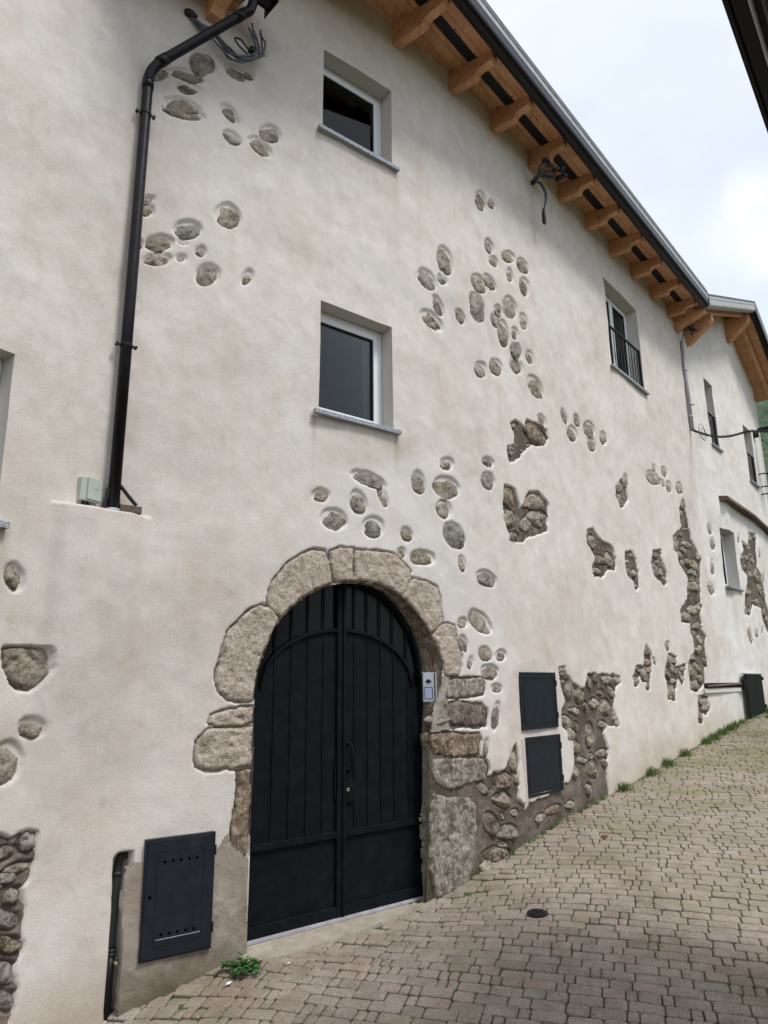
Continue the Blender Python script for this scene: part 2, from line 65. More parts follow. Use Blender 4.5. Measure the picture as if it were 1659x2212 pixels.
OPENING = [[-0.88,-1.895],[-0.872,-1.099],[-0.862,-0.538],[-0.878,-0.117],[-0.872,-0.014],[-0.851,0.103],[-0.814,0.221],[-0.768,0.341],[-0.714,0.467],[-0.653,0.554],[-0.596,0.608],[-0.491,0.705],[-0.364,0.793],[-0.214,0.859],[-0.057,0.901],[0.089,0.929],[0.19,0.934],[0.364,0.922],[0.545,0.874],[0.673,0.822],[0.841,0.699],[0.989,0.563],[1.056,0.47],[1.147,0.338],[1.195,0.213],[1.17,-0.007],[1.071,-0.18],[1.004,-0.433],[0.971,-1.008],[0.94,-1.518],[0.902,-1.93]]
CEMENT = [[-1.804,-1.2],[-1.71,-1.183],[-1.182,-1.253],[-1.063,-1.076],[-1.028,-1.178],[-0.897,-1.266],[-0.873,-2.08],[-1.091,-2.033],[-1.641,-2.167],[-1.788,-2.214],[-1.779,-1.862]]
FRESH = [[-0.517,1.146],[-0.407,1.493],[-0.291,1.813],[0.067,2.033],[0.646,2.241],[1.337,2.493],[1.729,2.475],[1.733,1.863],[1.747,1.452],[2.242,1.147],[2.252,0.734],[2.485,0.235],[2.067,-0.393],[1.752,-0.828],[1.74,0.129],[1.224,-0.007],[0.99,0.796],[0.28,1.053],[-0.466,0.906],[-0.771,0.687]]
STRIP = [[0.891,0.16],[1.111,0.148],[1.276,0.062],[1.274,0.009],[1.205,-0.108],[1.249,-0.164],[1.196,-0.197],[1.24,-0.348],[1.266,-0.419],[0.988,-0.443],[0.918,-0.518],[0.901,-0.149]]
SLOT = [[-1.885,-1.131],[-1.862,-1.111],[-1.76,-1.113],[-1.758,-1.247],[-1.786,-1.278],[-1.773,-1.779],[-1.769,-2.15],[-1.868,-2.148],[-1.875,-1.649]]

# ------------------------------------------------------------- helpers
def setp(o, label=None, cat=None, group=None, kind=None):
    if label: o['label'] = label
    if cat: o['category'] = cat
    if group: o['group'] = group
    if kind: o['kind'] = kind
    return o
def thing(name, label, cat, loc=(0, 0, 0), group=None):
    o = bpy.data.objects.new(name, None); scene.collection.objects.link(o)
    o.location = loc; o.empty_display_size = .2
    bpy.context.view_layer.update() if False else None
    return setp(o, label, cat, group)
def link(name, me, m=None, parent=None, smooth=False):
    if m is not None and len(me.materials) == 0: me.materials.append(m)
    if smooth: me.shade_smooth()
    o = bpy.data.objects.new(name, me); scene.collection.objects.link(o)
    if parent is not None:
        o.parent = parent
        o.matrix_parent_inverse = world_of(parent).inverted()
    return o
def world_of(o):
    M = o.matrix_basis.copy()
    if o.parent: M = world_of(o.parent) @ o.matrix_parent_inverse @ M
    return M
def mesh(name, v, f):
    me = bpy.data.meshes.new(name); me.from_pydata([tuple(map(float, p)) for p in v], [], [tuple(map(int, q)) for q in f]); me.update(); return me
def mesh_np(name, v, quads):
    me = bpy.data.meshes.new(name); n = len(quads)
    me.vertices.add(len(v)); me.vertices.foreach_set('co', np.asarray(v, np.float32).ravel())
    me.loops.add(n * 4); me.loops.foreach_set('vertex_index', np.asarray(quads, np.int32).ravel())
    me.polygons.add(n); me.polygons.foreach_set('loop_start', np.arange(0, n * 4, 4, dtype=np.int32))
    try: me.polygons.foreach_set('loop_total', np.full(n, 4, np.int32))
    except Exception: pass
    me.update(calc_edges=True); me.validate(); return me
class MB:
    def __init__(s): s.v = []; s.f = []
    def add(s, v, f):
        b = len(s.v); s.v += [tuple(p) for p in v]; s.f += [tuple(i + b for i in q) for q in f]; return s
    def box(s, o, ax, ay, az, bev=0):
        """box from corner o with edge vectors"""
        o, ax, ay, az = map(lambda q: np.array(q, float), (o, ax, ay, az))
        if np.dot(np.cross(ax, ay), az) < 0: ax, ay = ay, ax
        v = [o, o + ax, o + ax + ay, o + ay]; v += [p + az for p in v]
        f = [(0, 3, 2, 1), (4, 5, 6, 7), (0, 1, 5, 4), (1, 2, 6, 5), (2, 3, 7, 6), (3, 0, 4, 7)]
        return s.add(v, f)
    def prism(s, poly, d):
        """polygon (list of 3D points) extruded by d"""
        n = len(poly); d = np.array(d, float); P = [np.array(p, float) for p in poly]
        nn = np.zeros(3)
        for i in range(n): nn += np.cross(P[i], P[(i + 1) % n])
        if np.dot(nn, d) > 0: P = P[::-1]
        return s.add(P + [p + d for p in P], [tuple(range(n)), tuple(range(2 * n - 1, n - 1, -1))] + [(i, i + n, (i + 1) % n + n, (i + 1) % n) for i in range(n)])
    def tube(s, pts, r, n=10, cap=True):
        pts = [np.array(p, float) for p in pts]; k = len(pts); rr = r if hasattr(r, '__len__') else [r] * k
        t0 = pts[1] - pts[0]; up = np.array((0, 0, 1.)) if abs(t0[2]) < .8 * np.linalg.norm(t0) else np.array((1., 0, 0))
        V = []; x = None
        for i in range(k):
            t = pts[min(i + 1, k - 1)] - pts[max(i - 1, 0)]; t /= (np.linalg.norm(t) + 1e-9)
            x = np.cross(up, t) if x is None else x - t * np.dot(x, t)
            x /= (np.linalg.norm(x) + 1e-9); y = np.cross(t, x)
            for j in range(n):
                a = 2 * math.pi * j / n; V.append(pts[i] + rr[i] * (x * math.cos(a) + y * math.sin(a)))
        F = [(i * n + j, i * n + (j + 1) % n, (i + 1) * n + (j + 1) % n, (i + 1) * n + j) for i in range(k - 1) for j in range(n)]
        if cap: F += [tuple(range(n - 1, -1, -1)), tuple((k - 1) * n + j for j in range(n))]
        return s.add(V, F)
    def build(s, name, m, parent=None, smooth=False, bevel=0):
        me = mesh(name, s.v, s.f)
        o = link(name, me, m, parent, smooth)
        if bevel:
            b = o.modifiers.new('bevel', 'BEVEL'); b.width = bevel; b.segments = 2; b.limit_method = 'ANGLE'
        return o
def smooth_pts(pts, n=8):
    P = [np.array(p, float) for p in pts]; out = []
    for i in range(len(P) - 1):
        p0 = P[max(i - 1, 0)]; p1 = P[i]; p2 = P[i + 1]; p3 = P[min(i + 2, len(P) - 1)]
        for k in range(n):
            t = k / n; out.append(.5 * ((2 * p1) + (-p0 + p2) * t + (2 * p0 - 5 * p1 + 4 * p2 - p3) * t * t + (-p0 + 3 * p1 - 3 * p2 + p3) * t ** 3))
    return out + [P[-1]]

_lat = [RNG.random((128, 128)) for _ in range(24)]
def vn(x, y, seed=0):
    L = _lat[seed % 24]; x = np.asarray(x, float) + seed * 13.7; y = np.asarray(y, float) + seed * 7.3
    xi = np.floor(x).astype(int); yi = np.floor(y).astype(int); fx = x - xi; fy = y - yi
    fx = fx * fx * (3 - 2 * fx); fy = fy * fy * (3 - 2 * fy)
    a = L[xi % 128, yi % 128]; b = L[(xi + 1) % 128, yi % 128]; c = L[xi % 128, (yi + 1) % 128]; d = L[(xi + 1) % 128, (yi + 1) % 128]
    return (a * (1 - fx) + b * fx) * (1 - fy) + (c * (1 - fx) + d * fx) * fy - .5
def sstep(a, b, x):
    t = np.clip((x - a) / (b - a), 0, 1); return t * t * (3 - 2 * t)

# ------------------------------------------------------------- materials
def mat(name, base=(.5, .5, .5), rough=.8, metal=0, spec=.5):
    m = bpy.data.materials.new(name); m.use_nodes = True; nt = m.node_tree
    b = nt.nodes['Principled BSDF']; b.inputs['Base Color'].default_value = (*base, 1)
    b.inputs['Roughness'].default_value = rough; b.inputs['Metallic'].default_value = metal
    b.inputs['Specular IOR Level'].default_value = spec
    return m, nt, b
def node(nt, t, **kw):
    n = nt.nodes.new(t)
    for k, v in kw.items(): setattr(n, k, v)
    return n
def noise(nt, vec, scale, detail=4, rough=.55, dist=0):
    n = node(nt, 'ShaderNodeTexNoise'); n.inputs['Scale'].default_value = scale; n.inputs['Detail'].default_value = detail
    n.inputs['Roughness'].default_value = rough; n.inputs['Distortion'].default_value = dist
    nt.links.new(vec, n.inputs['Vector']); return n.outputs[0]
def ramp(nt, fac, stops):
    r = node(nt, 'ShaderNodeValToRGB'); e = r.color_ramp.elements
    while len(e) < len(stops): e.new(.5)
    for i, (p, c) in enumerate(stops):
        e[i].position = p; e[i].color = (*c, 1) if len(c) == 3 else c
    nt.links.new(fac, r.inputs[0]); return r.outputs[0]
def mixc(nt, a, b, fac, mode='MIX'):
    m = node(nt, 'ShaderNodeMixRGB', blend_type=mode)
    for i, q in ((1, a), (2, b)):
        if isinstance(q, tuple): m.inputs[i].default_value = (*q, 1)
        else: nt.links.new(q, m.inputs[i])
    if isinstance(fac, (int, float)): m.inputs[0].default_value = fac
    else: nt.links.new(fac, m.inputs[0])
    return m.outputs[0]
def math_(nt, op, a, b=0.0):
    m = node(nt, 'ShaderNodeMath', operation=op)
    for i, q in ((0, a), (1, b)):
        if isinstance(q, (int, float)): m.inputs[i].default_value = q
        else: nt.links.new(q, m.inputs[i])
    return m.outputs[0]
def bump(nt, b, h, dist, strength=1.0, prev=None):
    n = node(nt, 'ShaderNodeBump'); n.inputs['Distance'].default_value = dist; n.inputs['Strength'].default_value = strength
    nt.links.new(h, n.inputs['Height'])
    if prev is not None: nt.links.new(prev, n.inputs['Normal'])
    nt.links.new(n.outputs[0], b.inputs['Normal']); return n.outputs[0]
def pos(nt): return node(nt, 'ShaderNodeNewGeometry').outputs['Position']

def plaster(name, c1, c2, c3):
    m, nt, b = mat(name, rough=.95, spec=.2); p = pos(nt)
    n1 = noise(nt, p, .9, 5, .6, .4); n2 = noise(nt, p, 5, 5, .65); n3 = noise(nt, p, 55, 3, .7); n4 = noise(nt, p, 150, 3, .8)
    c = ramp(nt, n1, [(.32, c1), (.52, c2), (.72, c3)])
    c = mixc(nt, c, mixc(nt, c, (.92, .90, .87), 1, 'MULTIPLY'), ramp(nt, n2, [(.35, (1, 1, 1)), (.62, (0, 0, 0))]))
    # faint vertical run-off streaks
    mp_ = node(nt, 'ShaderNodeMapping'); mp_.inputs['Scale'].default_value = (5, 5, .5); nt.links.new(p, mp_.inputs[0])
    n5 = noise(nt, mp_.outputs[0], 1.0, 4, .6)
    c = mixc(nt, c, (.92, .86, .78), ramp(nt, n5, [(.55, (0, 0, 0)), (.75, (.5, .5, .5))]), 'MULTIPLY')
    c = mixc(nt, c, (.80, .79, .78), ramp(nt, n4, [(.38, (.55, .55, .55)), (.52, (0, 0, 0))]), 'MULTIPLY')
    n6 = noise(nt, p, 2.4, 6, .7, 1.2)
    c = mixc(nt, c, (.90, .83, .77), ramp(nt, n6, [(.52, (0, 0, 0)), (.72, (.65, .65, .65))]), 'MULTIPLY')
    nk = noise(nt, p, 1.1, 8, .68, 1.5); nkm = noise(nt, p, .8, 2, .5)   # rare hairline cracks
    crk = math_(nt, 'ABSOLUTE', math_(nt, 'SUBTRACT', nk, .5)); crk = ramp(nt, crk, [(0, (1, 1, 1)), (.0035, (0, 0, 0))])
    c = mixc(nt, c, (.62, .57, .52), mixc(nt, (0., 0., 0.), crk, ramp(nt, nkm, [(.56, (0, 0, 0)), (.62, (.6, .6, .6))])), 'MULTIPLY')
    dr_ = node(nt, 'ShaderNodeAttribute', attribute_name='drip')
    c = mixc(nt, c, (.70, .64, .55), dr_.outputs['Fac'], 'MULTIPLY')
    fa_ = node(nt, 'ShaderNodeAttribute', attribute_name='fresh')
    c = mixc(nt, c, (.70, .675, .655), math_(nt, 'MULTIPLY', fa_.outputs['Fac'], .5))
    # damp and splash dirt low on the wall
    sep = node(nt, 'ShaderNodeSeparateXYZ'); nt.links.new(p, sep.inputs[0])
    gz = math_(nt, 'SUBTRACT', sep.outputs[2], math_(nt, 'ADD', math_(nt, 'MULTIPLY', sep.outputs[1], .102), math_(nt, 'ADD', math_(nt, 'MULTIPLY', sep.outputs[0], .033), -2.55)))
    gz = math_(nt, 'ADD', gz, math_(nt, 'MULTIPLY', n1, .5))
    lo = node(nt, 'ShaderNodeMapRange'); nt.links.new(gz, lo.inputs[0])
    lo.inputs[1].default_value = .25; lo.inputs[2].default_value = .80; lo.inputs[3].default_value = .65; lo.inputs[4].default_value = 0
    c = mixc(nt, c, (.62, .55, .42), lo.outputs[0], 'MULTIPLY')
    nt.links.new(c, b.inputs['Base Color'])
    h = math_(nt, 'ADD', math_(nt, 'MULTIPLY', n3, .5), n4)
    q = bump(nt, b, n2, .012, .5); bump(nt, b, h, .0055, .9, q)
    return m
M_PL = plaster('plaster_cream', (.650, .600, .555), (.690, .648, .608), (.730, .696, .664))
M_PLW = plaster('plaster_white', (.68, .65, .60), (.74, .72, .69), (.77, .76, .75))
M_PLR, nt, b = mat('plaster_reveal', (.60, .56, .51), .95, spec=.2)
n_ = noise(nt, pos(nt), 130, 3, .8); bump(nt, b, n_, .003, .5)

def stone_mat(name, stops, spk, bumpd=.012, rnd=True, pits=False, streak=False):
    m, nt, b = mat(name, rough=.9, spec=.25); p = pos(nt)
    oi = node(nt, 'ShaderNodeObjectInfo')
    va = node(nt, 'ShaderNodeVectorMath', operation='SCALE'); va.inputs[0].default_value = (7, 3, 5); nt.links.new(oi.outputs['Random'], va.inputs['Scale'])
    vs = node(nt, 'ShaderNodeVectorMath', operation='ADD'); nt.links.new(p, vs.inputs[0]); nt.links.new(va.outputs[0], vs.inputs[1]); v = vs.outputs[0]
    n1 = noise(nt, v, 9, 6, .7, .6); n2 = noise(nt, v, 45, 5, .75); n3 = noise(nt, v, 120, 3, .7)
    vo = node(nt, 'ShaderNodeTexVoronoi', feature='DISTANCE_TO_EDGE'); vo.inputs['Scale'].default_value = 14; nt.links.new(v, vo.inputs['Vector'])
    c = ramp(nt, n1, stops)
    c = mixc(nt, c, spk, ramp(nt, n2, [(.50, (0, 0, 0)), (.66, (.75, .75, .75))]))
    c = mixc(nt, c, (.25, .22, .20), ramp(nt, n3, [(.34, (.8, .8, .8)), (.46, (0, 0, 0))]), 'MULTIPLY')
    t = ramp(nt, oi.outputs['Random'], [(0, (.72, .72, .74)), (.35, (1.0, .98, .94)), (.65, (.88, .82, .74)), (1, (1.1, 1.04, .96))])
    if rnd: c = mixc(nt, c, t, 1, 'MULTIPLY')
    nt.links.new(c, b.inputs['Base Color'])
    if streak:
        ms = node(nt, 'ShaderNodeMapping'); ms.inputs['Scale'].default_value = (26, 26, 3.5); nt.links.new(v, ms.inputs[0]); n8 = noise(nt, ms.outputs[0], 1.0, 5, .7, .6)
        c = mixc(nt, c, (.40, .36, .33), ramp(nt, n8, [(.36, (.85, .85, .85)), (.52, (0, 0, 0))]), 'MULTIPLY')
        n9 = noise(nt, v, 3.2, 5, .65, .5); c = mixc(nt, c, (.085, .083, .082), ramp(nt, n9, [(.58, (0, 0, 0)), (.70, (.85, .85, .85))]))
    if pits:
        n4_ = noise(nt, v, 70, 4, .8); n5_ = noise(nt, v, 28, 5, .7, 1.0)
        c = mixc(nt, c, (.42, .36, .31), ramp(nt, n4_, [(.36, (.9, .9, .9)), (.46, (0, 0, 0))]), 'MULTIPLY')
        c = mixc(nt, c, (.50, .42, .35), ramp(nt, n5_, [(.33, (.8, .8, .8)), (.44, (0, 0, 0))]), 'MULTIPLY')
        nt.links.new(c, b.inputs['Base Color'])
        q = bump(nt, b, n5_, bumpd, .9); q = bump(nt, b, n4_, bumpd * .7, 1.0, q); q = bump(nt, b, n1, bumpd * 1.5, .6, q); bump(nt, b, n3, bumpd * .3, .8, q)
    else:
        q = bump(nt, b, n1, bumpd * 2, .8); q = bump(nt, b, n2, bumpd, 1.0, q); bump(nt, b, n3, bumpd * .3, .8, q)
    return m
M_ST = stone_mat('field_stone', [(.32, (.085, .078, .070)), (.42, (.25, .225, .195)), (.53, (.40, .365, .315)), (.66, (.58, .545, .49))], (.64, .61, .56), .022)
M_TUFA = stone_mat('arch_stone', [(.30, (.30, .235, .18)), (.41, (.54, .445, .35)), (.55, (.69, .59, .485)), (.70, (.77, .72, .65))], (.78, .75, .70), .022, rnd=False, pits=True)
M_GREY = stone_mat('grey_jamb_stone', [(.30, (.10, .09, .082)), (.42, (.29, .26, .22)), (.54, (.47, .43, .37)), (.67, (.66, .63, .57))], (.66, .62, .56), .022, rnd=False, pits=True, streak=True)
M_BROWN = stone_mat('jamb_stone', [(.32, (.075, .065, .058)), (.43, (.24, .19, .145)), (.55, (.40, .335, .265)), (.68, (.56, .52, .465))], (.60, .56, .50), .020, pits=True, streak=True)

def foot_dirt(nt, c, p, n1, col=(.055, .062, .026), top=.16):
    sep = node(nt, 'ShaderNodeSeparateXYZ'); nt.links.new(p, sep.inputs[0])
    gz = math_(nt, 'SUBTRACT', sep.outputs[2], math_(nt, 'ADD', math_(nt, 'MULTIPLY', sep.outputs[1], .102), math_(nt, 'ADD', math_(nt, 'MULTIPLY', sep.outputs[0], .033), -2.50)))
    gz = math_(nt, 'ADD', gz, math_(nt, 'MULTIPLY', n1, .35))
    lo = node(nt, 'ShaderNodeMapRange'); nt.links.new(gz, lo.inputs[0])
    lo.inputs[1].default_value = .10; lo.inputs[2].default_value = .10 + top; lo.inputs[3].default_value = .8; lo.inputs[4].default_value = 0
    return mixc(nt, c, col, lo.outputs[0])
M_MOR, nt, b = mat('mortar', rough=.97, spec=.15); p = pos(nt)
n1 = noise(nt, p, 3, 5, .6); n2 = noise(nt, p, 60, 4, .7)
c = ramp(nt, n1, [(.3, (.075, .060, .049)), (.5, (.115, .096, .079)), (.66, (.20, .170, .142)), (.8, (.20, .115, .075))])
c = mixc(nt, c, (.26, .235, .205), ramp(nt, n2, [(.62, (0, 0, 0)), (.72, (.6, .6, .6))]))
n3 = noise(nt, p, 7, 6, .7, 1.0); c = mixc(nt, c, (.27, .235, .20), ramp(nt, n3, [(.56, (0, 0, 0)), (.66, (.7, .7, .7))])); c = foot_dirt(nt, c, p, n1)
nt.links.new(c, b.inputs['Base Color']); q = bump(nt, b, n1, .02, .6); bump(nt, b, n2, .006, .8, q)
M_CEM, nt, b = mat('cement_render', rough=.95, spec=.2); p = pos(nt)
n1 = noise(nt, p, 2.2, 6, .65, .5); n2 = noise(nt, p, 40, 5, .75)
c = ramp(nt, n1, [(.3, (.185, .155, .125)), (.5, (.29, .25, .205)), (.72, (.42, .38, .33))])
c = foot_dirt(nt, c, p, n1, (.11, .095, .06), .3)
c = mixc(nt, c, (.13, .10, .08), ramp(nt, n2, [(.30, (.8, .8, .8)), (.42, (0, 0, 0))]))
nt.links.new(c, b.inputs['Base Color']); q = bump(nt, b, n1, .015, .6); bump(nt, b, n2, .006, .9, q)
M_CEM2, nt, b = mat('grey_cement', rough=.95, spec=.2); p = pos(nt)
n1 = noise(nt, p, 4, 6, .65, .5); n2 = noise(nt, p, 60, 4, .7)
c = ramp(nt, n1, [(.3, (.19, .170, .140)), (.52, (.29, .270, .230)), (.72, (.42, .40, .36))])
nt.links.new(mixc(nt, c, (.45, .42, .38), ramp(nt, n2, [(.32, (.8, .8, .8)), (.44, (0, 0, 0))]), 'MULTIPLY'), b.inputs['Base Color']); bump(nt, b, n2, .006, .9)
M_SLAB, nt, b = mat('threshold_stone', rough=.9, spec=.3); p = pos(nt)
n1 = noise(nt, p, 5, 6, .65); n2 = noise(nt, p, 90, 4, .7)
c = ramp(nt, n1, [(.3, (.25, .22, .17)), (.6, (.36, .33, .265)), (.8, (.43, .40, .34))])
nt.links.new(mixc(nt, c, (.5, .5, .5), ramp(nt, n2, [(.35, (.8, .8, .8)), (.5, (0, 0, 0))]), 'MULTIPLY'), b.inputs['Base Color']); bump(nt, b, n2, .003, .8)

def brick_mat():
    m, nt, b = mat('paving_brick', rough=.92, spec=.25); p = pos(nt)
    at = node(nt, 'ShaderNodeAttribute', attribute_name='tone'); oi = node(nt, 'ShaderNodeObjectInfo')
    t = math_(nt, 'FRACT', math_(nt, 'ADD', at.outputs['Fac'], oi.outputs['Random']))
    c = ramp(nt, t, [(0, (.285, .245, .208)), (.3, (.345, .288, .245)), (.55, (.315, .275, .232)), (.85, (.365, .295, .250)), (.97, (.320, .288, .250)), (1, (.34, .315, .28))])
    n1 = noise(nt, p, 95, 3, .7); n2 = noise(nt, p, 170, 2, .6); n3 = noise(nt, p, 1.1, 5, .65, .6); n4 = noise(nt, p, 7, 5, .7)
    c = mixc(nt, c, (.34, .33, .33), ramp(nt, n1, [(.36, (1, 1, 1)), (.47, (0, 0, 0))]), 'MULTIPLY')
    c = mixc(nt, c, (.50, .45, .40), ramp(nt, n2, [(.58, (0, 0, 0)), (.70, (.7, .7, .7))]))
    c = mixc(nt, c, (.74, .72, .66), ramp(nt, n4, [(.35, (1, 1, 1)), (.6, (0, 0, 0))]), 'MULTIPLY')
    # moss creeping over the paving, mostly up the street and beside the wall
    sep = node(nt, 'ShaderNodeSeparateXYZ'); nt.links.new(p, sep.inputs[0])
    g = node(nt, 'ShaderNodeMapRange'); nt.links.new(sep.outputs[1], g.inputs[0]); g.inputs[1].default_value = 7; g.inputs[2].default_value = 12; g.inputs[3].default_value = 0; g.inputs[4].default_value = .24
    f = math_(nt, 'ADD', math_(nt, 'ADD', n3, g.outputs[0]), math_(nt, 'MULTIPLY', n4, .35))
    f = ramp(nt, f, [(.68, (0, 0, 0)), (.92, (.60, .60, .60))])
    c = mixc(nt, c, (.165, .165, .075), f)
    n7 = noise(nt, p, .55, 4, .6, .8); c = mixc(nt, c, (.70, .66, .62), ramp(nt, n7, [(.50, (0, 0, 0)), (.68, (.8, .8, .8))]), 'MULTIPLY')
    nt.links.new(c, b.inputs['Base Color']); q = bump(nt, b, n1, .004, .8); bump(nt, b, n4, .01, .4, q)
    return m
M_BR = brick_mat()
M_JOINT, nt, b = mat('joint_soil', rough=1, spec=.1); p = pos(nt)
n1 = noise(nt, p, 2.0, 5, .6); n2 = noise(nt, p, 80, 3, .7)
c = ramp(nt, n1, [(.30, (.050, .042, .032)), (.44, (.055, .060, .028)), (.60, (.065, .095, .028))])
nt.links.new(c, b.inputs['Base Color']); bump(nt, b, n2, .006, .8)

def wood_mat(name, c1, c2, c3):
    m, nt, b = mat(name, rough=.6, spec=.35); p = pos(nt)
    oi = node(nt, 'ShaderNodeObjectInfo')
    va = node(nt, 'ShaderNodeVectorMath', operation='SCALE'); va.inputs[0].default_value = (17, 13, 11); nt.links.new(oi.outputs['Random'], va.inputs['Scale'])
    vs = node(nt, 'ShaderNodeVectorMath', operation='ADD'); nt.links.new(p, vs.inputs[0]); nt.links.new(va.outputs[0], vs.inputs[1])
    mp_ = node(nt, 'ShaderNodeMapping'); mp_.inputs['Rotation'].default_value = (0, 0, R(40)); mp_.inputs['Scale'].default_value = (14, 1.6, 22); nt.links.new(vs.outputs[0], mp_.inputs[0])
    n1 = noise(nt, mp_.outputs[0], 1.3, 5, .6, .8); n2 = noise(nt, vs.outputs[0], 3, 3, .5)
    c = ramp(nt, n1, [(.3, c1), (.5, c2), (.72, c3)])
    vo = node(nt, 'ShaderNodeTexVoronoi'); vo.inputs['Scale'].default_value = 3.6; nt.links.new(vs.outputs[0], vo.inputs['Vector'])
    c = mixc(nt, c, (.35, .22, .15), ramp(nt, vo.outputs['Distance'], [(.05, (.9, .9, .9)), (.10, (0, 0, 0))]), 'MULTIPLY')
    c = mixc(nt, c, (.75, .70, .66), ramp(nt, n2, [(.35, (.7, .7, .7)), (.6, (0, 0, 0))]), 'MULTIPLY')
    nt.links.new(c, b.inputs['Base Color']); bump(nt, b, n1, .002, .5)
    return m
M_WOOD = wood_mat('larch_wood', (.55, .265, .14), (.66, .345, .19), (.74, .43, .26))

def metal(name, base, rough=.35, met=0., spec=.5, tex=True):
    m, nt, b = mat(name, base, rough, met, spec)
    if tex:
        p = pos(nt); n1 = noise(nt, p, 9, 5, .6)
        c = mixc(nt, base, tuple(min(1, q * 1.5 + .006) for q in base), ramp(nt, n1, [(.45, (0, 0, 0)), (.8, (.8, .8, .8))]))
        nt.links.new(c, b.inputs['Base Color'])
        r_ = node(nt, 'ShaderNodeMapRange'); nt.links.new(n1, r_.inputs[0]); r_.inputs[3].default_value = rough * .8; r_.inputs[4].default_value = min(1, rough * 1.35); nt.links.new(r_.outputs[0], b.inputs['Roughness'])
    return m
M_DOOR = metal('door_paint', (.0020, .0042, .0062), .6, 0, .15)
M_CAB = metal('cabinet_paint', (.0085, .0125, .0185), .5, 0, .3)
M_SHUT = metal('shutter_paint', (.005, .008, .008), .55, 0, .22)
M_GUT = metal('brown_gutter', (.006, .005, .007), .32, 0, .22)
M_SILV = metal('zinc_flashing', (.38, .40, .42), .6, 0, .3)
M_FRAME = metal('white_upvc', (.74, .76, .78), .35, 0, .5, False)
M_GLASS, nt, b = mat('window_glass', (.012, .014, .016), .04, 0, .9)
mpg = node(nt, 'ShaderNodeMapping'); mpg.inputs['Scale'].default_value = (3, 3, .6); nt.links.new(pos(nt), mpg.inputs[0]); n1 = noise(nt, mpg.outputs[0], 1.6, 4, .6, .7); nt.links.new(ramp(nt, n1, [(.38, (.004, .005, .007)), (.55, (.016, .017, .020)), (.72, (.040, .038, .038))]), b.inputs['Base Color'])
M_CLEAR, nt, b = mat('clear_glass'); nt.nodes.remove(b); o_ = nt.nodes['Material Output']
lw = node(nt, 'ShaderNodeFresnel'); lw.inputs[0].default_value = 1.38; tr = node(nt, 'ShaderNodeBsdfTransparent'); tr.inputs[0].default_value = (.62, .66, .66, 1)
gl = node(nt, 'ShaderNodeBsdfGlossy'); gl.inputs['Roughness'].default_value = .02; mx = node(nt, 'ShaderNodeMixShader'); nt.links.new(lw.outputs[0], mx.inputs[0]); nt.links.new(tr.outputs[0], mx.inputs[1]); nt.links.new(gl.outputs[0], mx.inputs[2]); nt.links.new(mx.outputs[0], o_.inputs[0])
M_CURT = metal('curtain_cloth', (.62, .62, .66), .9, 0, .1, False)
M_ROOM = metal('room_wall', (.30, .27, .24), .9, 0, .1)
M_GASK = metal('black_gasket', (.01, .012, .015), .5, 0, .3, False)
M_GRAN, nt, b = mat('granite', rough=.55, spec=.5); p = pos(nt)
n1 = noise(nt, p, 90, 3, .7); n2 = noise(nt, p, 6, 3, .6)
c = ramp(nt, n1, [(.36, (.035, .04, .05)), (.46, (.20, .22, .25)), (.56, (.40, .43, .47))]); nt.links.new(c, b.inputs['Base Color']); bump(nt, b, n1, .002, .5)
M_BOX = metal('beige_plastic', (.42, .46, .40), .45, 0, .4, False)
M_BLACK = metal('black_plastic', (.010, .011, .013), .4, 0, .4, False)
M_CABLE = metal('grey_cable', (.085, .095, .115), .5, 0, .4, False)
M_COND = metal('grey_conduit', (.34, .33, .36), .5, 0, .4)
M_ALU = metal('brushed_aluminium', (.55, .58, .64), .35, .5, .5)
M_LBL = metal('name_plate', (.50, .58, .80), .3, 0, .5, False)
M_BRASS = metal('brass', (.45, .38, .26), .35, .8, .5, False)
M_RAW = stone_mat('raw_brick', [(.3, (.09, .07, .06)), (.6, (.16, .125, .105)), (.8, (.22, .18, .15))], (.20, .17, .15), .006)
M_HOLE = metal('hole_black', (.001, .001, .001), 1, 0, 0, False)
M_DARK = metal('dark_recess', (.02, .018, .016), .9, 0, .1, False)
M_PIPE = metal('old_iron_pipe', (.035, .040, .038), .5, .4, .4)
M_IRON = metal('cast_iron', (.018, .020, .022), .45, .6, .5)
M_PAPER = metal('paper', (.75, .76, .78), .7, 0, .3, False)
M_DRY = metal('dry_leaf', (.16, .06, .035), .8, 0, .2, False)
M_TILE, nt, b = mat('clay_tile', rough=.85); n1 = noise(nt, pos(nt), 4, 4, .6)
nt.links.new(ramp(nt, n1, [(.3, (.25, .08, .045)), (.7, (.42, .15, .08))]), b.inputs['Base Color'])
def leaf_mat(name, a, c_):
    m, nt, b = mat(name, rough=.6, spec=.3); at = node(nt, 'ShaderNodeAttribute', attribute_name='tone')
    nt.links.new(ramp(nt, at.outputs['Fac'], [(0, a), (1, c_)]), b.inputs['Base Color'])
    b.inputs['Subsurface Weight'].default_value = 0
    return m
M_GRASS = leaf_mat('grass_blade', (.055, .105, .022), (.15, .22, .055))
M_LEAF = leaf_mat('weed_leaf', (.022, .075, .015), (.060, .15, .030))
M_HILL, nt, b = mat('wooded_hill', rough=1, spec=0); n1 = noise(nt, pos(nt), .25, 6, .8)
nt.links.new(ramp(nt, n1, [(.35, (.030, .050, .035)), (.55, (.075, .105, .065)), (.72, (.14, .17, .11))]), b.inputs['Base Color'])
M_EARTH, nt, b = mat('earth', rough=1, spec=0); n1 = noise(nt, pos(nt), .6, 5, .6)
nt.links.new(ramp(nt, n1, [(.4, (.10, .085, .06)), (.65, (.07, .085, .035))]), b.inputs['Base Color'])

